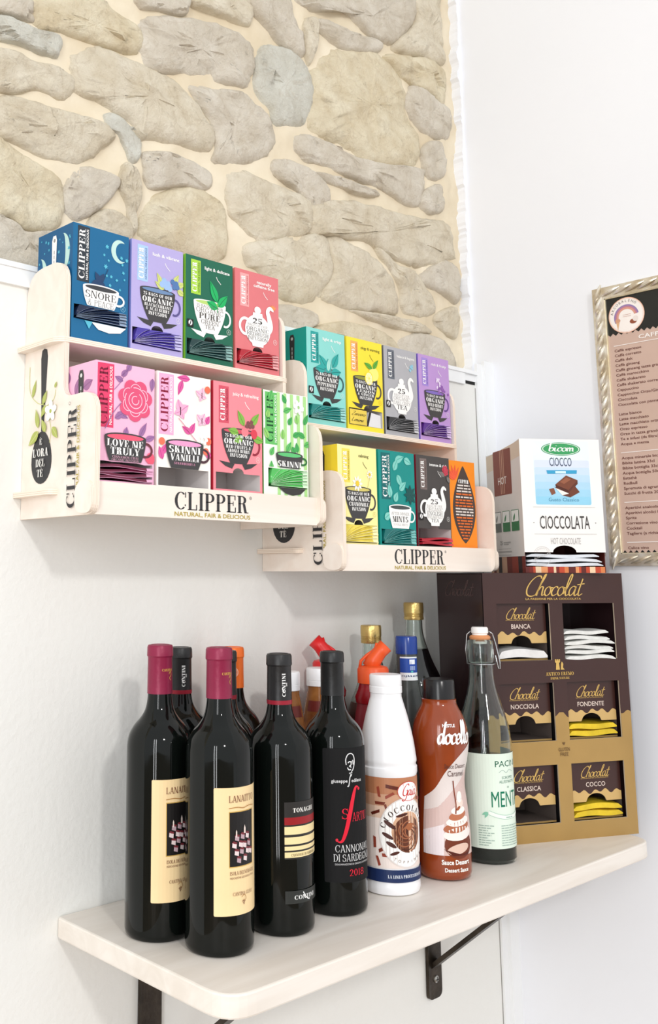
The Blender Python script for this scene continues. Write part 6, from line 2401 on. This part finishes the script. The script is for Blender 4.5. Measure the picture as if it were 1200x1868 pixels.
pr.text('sans', 'BREAK', U(.69), V(.79), V(.018), (120, 150, 170), rot=90) if False else None
pr.part('ribbon_print')
pr.polys([[(U(.32), V(.762)), (U(.7), V(.765)), (U(.695), V(.738)), (U(.33), V(.735))]], (58, 160, 204))
pr.rect(U(.43), V(.74), U(.56), V(.758), (210, 238, 248))
pr.part('taste_lettering')
pr.text('script', 'Gusto', U(.33), V(.535), .0072, (70, 130, 160), wid=.1, fit=U(.15), shear=.05) if False else pr.text('sans', 'Gusto Classico', U(.515), V(.53), .0055, (76, 140, 172), 'c', fit=U(.38))
pr.part('chocolate_picture')
for pts, c in (([(.42, .655), (.56, .725), (.7, .69), (.58, .615)], (120, 68, 48)), ([(.42, .655), (.58, .615), (.58, .59), (.43, .63)], (82, 42, 32)), ([(.58, .615), (.7, .69), (.7, .662), (.58, .59)], (98, 54, 40)),
               ([(.4, .64), (.6, .56), (.72, .6), (.66, .65), (.58, .59), (.44, .63)], (112, 62, 44)), ([(.42, .63), (.5, .575), (.6, .56), (.58, .59)], (240, 236, 230)), ([(.5, .575), (.6, .56), (.6, .59)], (104, 56, 42)),
               ([(.34, .62), (.4, .63), (.42, .59), (.37, .575)], (134, 82, 62)), ([(.48, .675), (.56, .71), (.62, .695), (.53, .66)], (150, 92, 66))):
    pr.polys([[(U(p), V(q)) for p, q in pts]], c)
pr.part('title_lettering')
pr.text('sans', 'CIOCCOLATA', U(.51), V(.325), V(.098), (62, 58, 56), 'c', fit=U(.62))
pr.ell(U(.13), V(.37), .0007, .0007, (60, 60, 60), 8)
pr.ell(U(.895), V(.37), .0007, .0007, (60, 60, 60), 8)
pr.rect(U(.13), V(.485), U(.9), V(.487), (176, 172, 168))
pr.rect(U(.13), V(.285), U(.9), V(.287), (176, 172, 168))
pr.part('subtitle_lettering')
pr.text('sans', 'HOT CHOCOLATE', U(.51), V(.212), V(.046), (176, 172, 170), 'c', fit=U(.37))
pr.part('stamp_print')
gs = (196, 194, 192)
pr.ring(U(.215), V(.125), .0142, .0005, gs, 28, 152)
pr.ring(U(.215), V(.125), .0142, .0005, gs, 208, 332)
pr.text('sans', 'ALTA QUALITA', U(.215), V(.118), .0028, gs, 'c', rot=18, fit=.028)
pr.arctext('PRODOTTO', U(.215), V(.125), .0102, .0024, gs, 140, 40)
pr.end()
# side print
pr = Print(plane_map((a, e, 0), (0, -1, 0), (0, 0, 1)), t, h0=.0001, dh=.00003)
pr.part('side_panel_print')
D_ = QD
pr.polys([[(.0005, V(.80)), (.0005, V(.93)), (D_ - .0005, V(.99)), (D_ - .0005, V(.87))]], (222, 206, 184))
pr.rrect(D_ * .22, V(.60), D_ * .74, V(.955), .003, (134, 66, 50))
for q in (.42, .47, .52):
    pr.rect(D_ * q, V(.61), D_ * (q + .02), V(.955), (196, 150, 124))
pr.text('sans', 'HOT', D_ * .47, V(.685), V(.058), (244, 240, 236), 'c', fit=D_ * .26)
pr.part('side_icon_print')
for k in range(3):
    u0_ = D_ * (.18 + .255 * k)
    pr.rrect(u0_, V(.315), u0_ + D_ * .21, V(.475), .0015, (52, 120, 72) if k else (110, 116, 110))
    pr.rrect(u0_ + .001, V(.385), u0_ + D_ * .21 - .001, V(.47), .001, (244, 244, 240))
    pr.leaf(u0_ + D_ * .06, V(.39), .014, 62, .006, (60, 130, 80) if k else (130, 136, 130))
pr.part('side_lettering')
pr.text('sans', '25', D_ * .4, V(.215), V(.03), (90, 84, 80), 'r', bold=.01)
pr.text('sans', 'misc', D_ * .44, V(.225), V(.012), (120, 114, 110)) if False else pr.rect(D_ * .44, V(.228), D_ * .64, V(.236), (170, 166, 162))
pr.rect(D_ * .44, V(.214), D_ * .58, V(.221), (170, 166, 162))
pr.rect(D_ * .28, V(.182), D_ * .64, V(.1845), (170, 166, 162))
pr.rect(D_ * .28, V(.158), D_ * .66, V(.166), (176, 172, 168))
pr.rect(D_ * .28, V(.135), D_ * .64, V(.1375), (170, 166, 162))
pr.end()
mw = Matrix.Translation(ctr) @ Matrix.Rotation(ang2, 4, 'Z')
fw_ = mat((222, 226, 232), .3, .2, name='pale_sachet_foil', var=.06, vscale=50, bump=.4, bscale=100)
for k in range(3):
    wavy_packet(mw, a + .0035, -a - .004 - .003 * k, .0100 + k * .0068, .0062, b + .0028 - .002 * (k == 1), e - .02, fw_, 'pale sachet at the opening of the white hot chocolate box, %s' % ('lowest', 'middle one', 'uppermost')[k], 'sachet', 80 + k, 'pale sachets in the white box')

# ------------------------------------------------------------------ framed menu on the right wall
FY0, FY1, FZ0, FZ1 = -.2165, -.448, .3995, .8690
t = thing('menu_frame', (X_R, (FY0 + FY1) / 2, FZ0), 0, 'framed bar menu with silver carved frame on the right wall', 'framed menu')
FWd, FHt = FY0 - FY1, FZ1 - FZ0
silver = mat((228, 224, 214), .26, .6, name='silver_gilt_moulding', var=.1, vscale=50, bump=.25, bscale=60, col2=(204, 190, 164))
# local: x towards the room is -x, u = along -y from the left edge
pm = plane_map((0, FWd / 2, 0), (0, -1, 0), (0, 0, 1))
bw_ = .020
for (u0, v0, u1, v1, vert) in ((0, 0, bw_, FHt, 1), (FWd - bw_, 0, FWd, FHt, 1), (bw_, 0, FWd - bw_, bw_, 0), (bw_, FHt - bw_, FWd - bw_, FHt, 0)):
    m = MB()
    q = [pm(u, v, h) for h in (.0005, .009) for u, v in ((u0, v0), (u1, v0), (u1, v1), (u0, v1))]
    n0 = len(m.v)
    m.v += q
    for f in ((4, 5, 6, 7), (0, 1, 5, 4), (1, 2, 6, 5), (2, 3, 7, 6), (3, 0, 4, 7)):
        m.f.append(f)
        m.m.append(0)
    # twisted rope carving
    L_ = (v1 - v0) if vert else (u1 - u0)
    k = int(L_ / .021)
    for i in range(k):
        s = (i + .5) / k
        c = (u0 + u1) / 2 if vert else u0 + s * L_
        d = v0 + s * L_ if vert else (v0 + v1) / 2
        sl = .0058
        along = L_ / k * .78
        A = (c - sl, d - along) if vert else (c - along, d - sl)
        B = (c + sl, d + along) if vert else (c + along, d + sl)
        pts = [pm(A[0] + (B[0] - A[0]) * j / 4, A[1] + (B[1] - A[1]) * j / 4, .0085 + .003 * math.sin(math.pi * j / 4)) for j in range(5)]
        m.tube(pts, [.0010, .0030, .0036, .0030, .0010], 7)
    # inner lip
    o = m.build('frame_moulding', silver, t)
    sharp(o, 40)
m = MB()
q = [pm(u, v, .004) for u, v in ((bw_ - .001, bw_ - .001), (FWd - bw_ + .001, bw_ - .001), (FWd - bw_ + .001, FHt - bw_ + .001), (bw_ - .001, FHt - bw_ + .001))]
m.ngon(q)
MEN = (206, 178, 164)
m.build('menu_sheet', mat(MEN, .14, name='printed_menu_sheet', var=.02, spec=.5), t)
lip = mat((236, 226, 196), .3, .4, name='gilt_lip', var=.05)
m = MB()
for (u0, v0, u1, v1) in ((bw_ - .0015, bw_ - .0015, bw_ + .0012, FHt - bw_ + .0015), (FWd - bw_ - .0012, bw_ - .0015, FWd - bw_ + .0015, FHt - bw_ + .0015), (bw_, bw_ - .0015, FWd - bw_, bw_ + .0012), (bw_, FHt - bw_ - .0012, FWd - bw_, FHt - bw_ + .0015)):
    q = [pm(u, v, h) for h in (.004, .0075) for u, v in ((u0, v0), (u1, v0), (u1, v1), (u0, v1))]
    n0 = len(m.v)
    m.v += q
    for f in ((4, 5, 6, 7), (0, 1, 5, 4), (1, 2, 6, 5), (2, 3, 7, 6), (3, 0, 4, 7)):
        m.f.append(tuple(n0 + i for i in f))
        m.m.append(0)
m.build('frame_lip', lip, t)
pr = Print(pm, t, h0=.0042, dh=.00003)
lo, hi = bw_, FWd - bw_
bot, top = bw_, FHt - bw_
BLK = mat((34, 36, 36), .18, name='black_menu_print', var=.1, vscale=12)
MT = (104, 56, 48)
pr.part('header_print')
zz = top - .062
n = 20
pts = []
for i in range(n + 1):
    pts.append((lo + (hi - lo) * i / n, zz))
    if i < n:
        pts.append((lo + (hi - lo) * (i + .5) / n, zz - .0045))
pr.polys([[(lo, top), (lo, zz)] + pts + [(hi, zz), (hi, top)]], BLK)
pr.part('footer_print')
for i in range(n):
    u0_ = lo + (hi - lo) * i / n
    u1_ = lo + (hi - lo) * (i + 1) / n
    pr.n = 1
    pr.polys([[(u0_, bot), (u1_, bot), ((u0_ + u1_) / 2, bot + .0055)]], BLK)
pr.part('logo_disc')
cu, cv = lo + .0345, top - .0345
for r_, c in ((.0305, (236, 186, 160)), (.0292, (250, 242, 236)), (.0282, (236, 200, 184)), (.0278, (250, 243, 238))):
    pr.ell(cu, cv, r_, r_, c, 40)
for r_, c, wd in ((.0195, (150, 130, 180), .0035), (.0172, (196, 130, 150), .003), (.0148, (222, 160, 140), .003)):
    pr.ring(cu, cv - .003, r_, wd, c, 10, 205)
pr.polys([[(cu - .0185, cv - .008), (cu - .0115, cv - .008), (cu - .0155, cv - .024)]], (226, 180, 140))
pr.ell(cu - .015, cv - .0075, .0045, .0035, (214, 160, 130), 12)
pr.ell(cu + .011, cv - .0125, .006, .0042, (150, 84, 60), 14)
pr.ell(cu + .015, cv - .0085, .0048, .0048, (236, 226, 220), 14)
pr.rect(cu - .006, cv + .0005, cu + .008, cv + .0011, (206, 160, 150))
pr.rect(cu - .006, cv - .0025, cu + .008, cv - .0019, (206, 160, 150))
pr.part('logo_lettering')
pr.arctext('ARCOBALENO', cu, cv, .0226, .0042, (120, 116, 112), 166, 50)
pr.part('menu_heading')
pr.text('sans', 'CAFFETTERIA', (lo + hi) / 2, top - .0785, .0068, (250, 244, 240), 'c', bold=.02, fit=.088)
pr.part('menu_rule')
R0, R1 = lo + .0095, hi - .0095
ruleV = {}
z = top - .0835
pr.rect(R0, z - .0011, R1, z, (250, 244, 240))
groups = (['Caffè espresso', 'Caffè corretto', 'Caffè dek', 'Caffè ginseng', 'Caffè ginseng tazza grande', 'Caffè marocchino', 'Caffè shakerato', 'Caffè shakerato corretto', 'Cappuccino', 'Cappuccino Orzo/Ginseng', 'Cioccolata', 'Cioccolata con panna', '',
           'Latte bianco', 'Latte macchiato', 'Latte macchiato orzo/dek', 'Orzo espresso', 'Orzo in tazza grande', 'Te e infusi (da filtro)', 'Acqua e menta'],
          ['Acqua minerale bicchiere', 'Bibite lattina 33cl', 'Bibite bottiglia 33cl', 'Acqua bottiglia 50cl', 'Estathè', 'Redbull', 'Spremuta di agrumi', 'Succhi di frutta 200ml'],
          ['Aperitivi analcolici bottiglia', 'Aperitivi alcolici bottiglia', 'Spritz', 'Correzione vino prosecco', 'Cocktail', 'Tagliere (a richiesta)'],
          ['Calice vino', 'Calice prosecco/spumante'])
zs_ = [top - .0955, None, None, None]
lines = []
z = top - .0945
pitch = .00835
for gi, g in enumerate(groups):
    if gi:
        pr.part('menu_rule')
        pr.rect(R0, z + .0040, R1, z + .0051, (250, 244, 240))
        z -= .0065
    for s in g:
        lines.append((s, z))
        z -= pitch if s else .0075
    z -= .0085
pr.part('menu_lettering')
for s, zz in lines:
    if s:
        pr.n = 3
        pr.text('sans', s, R0 + .0005, zz, .0044, MT, bold=.012, cond=1.22)
pr.end()
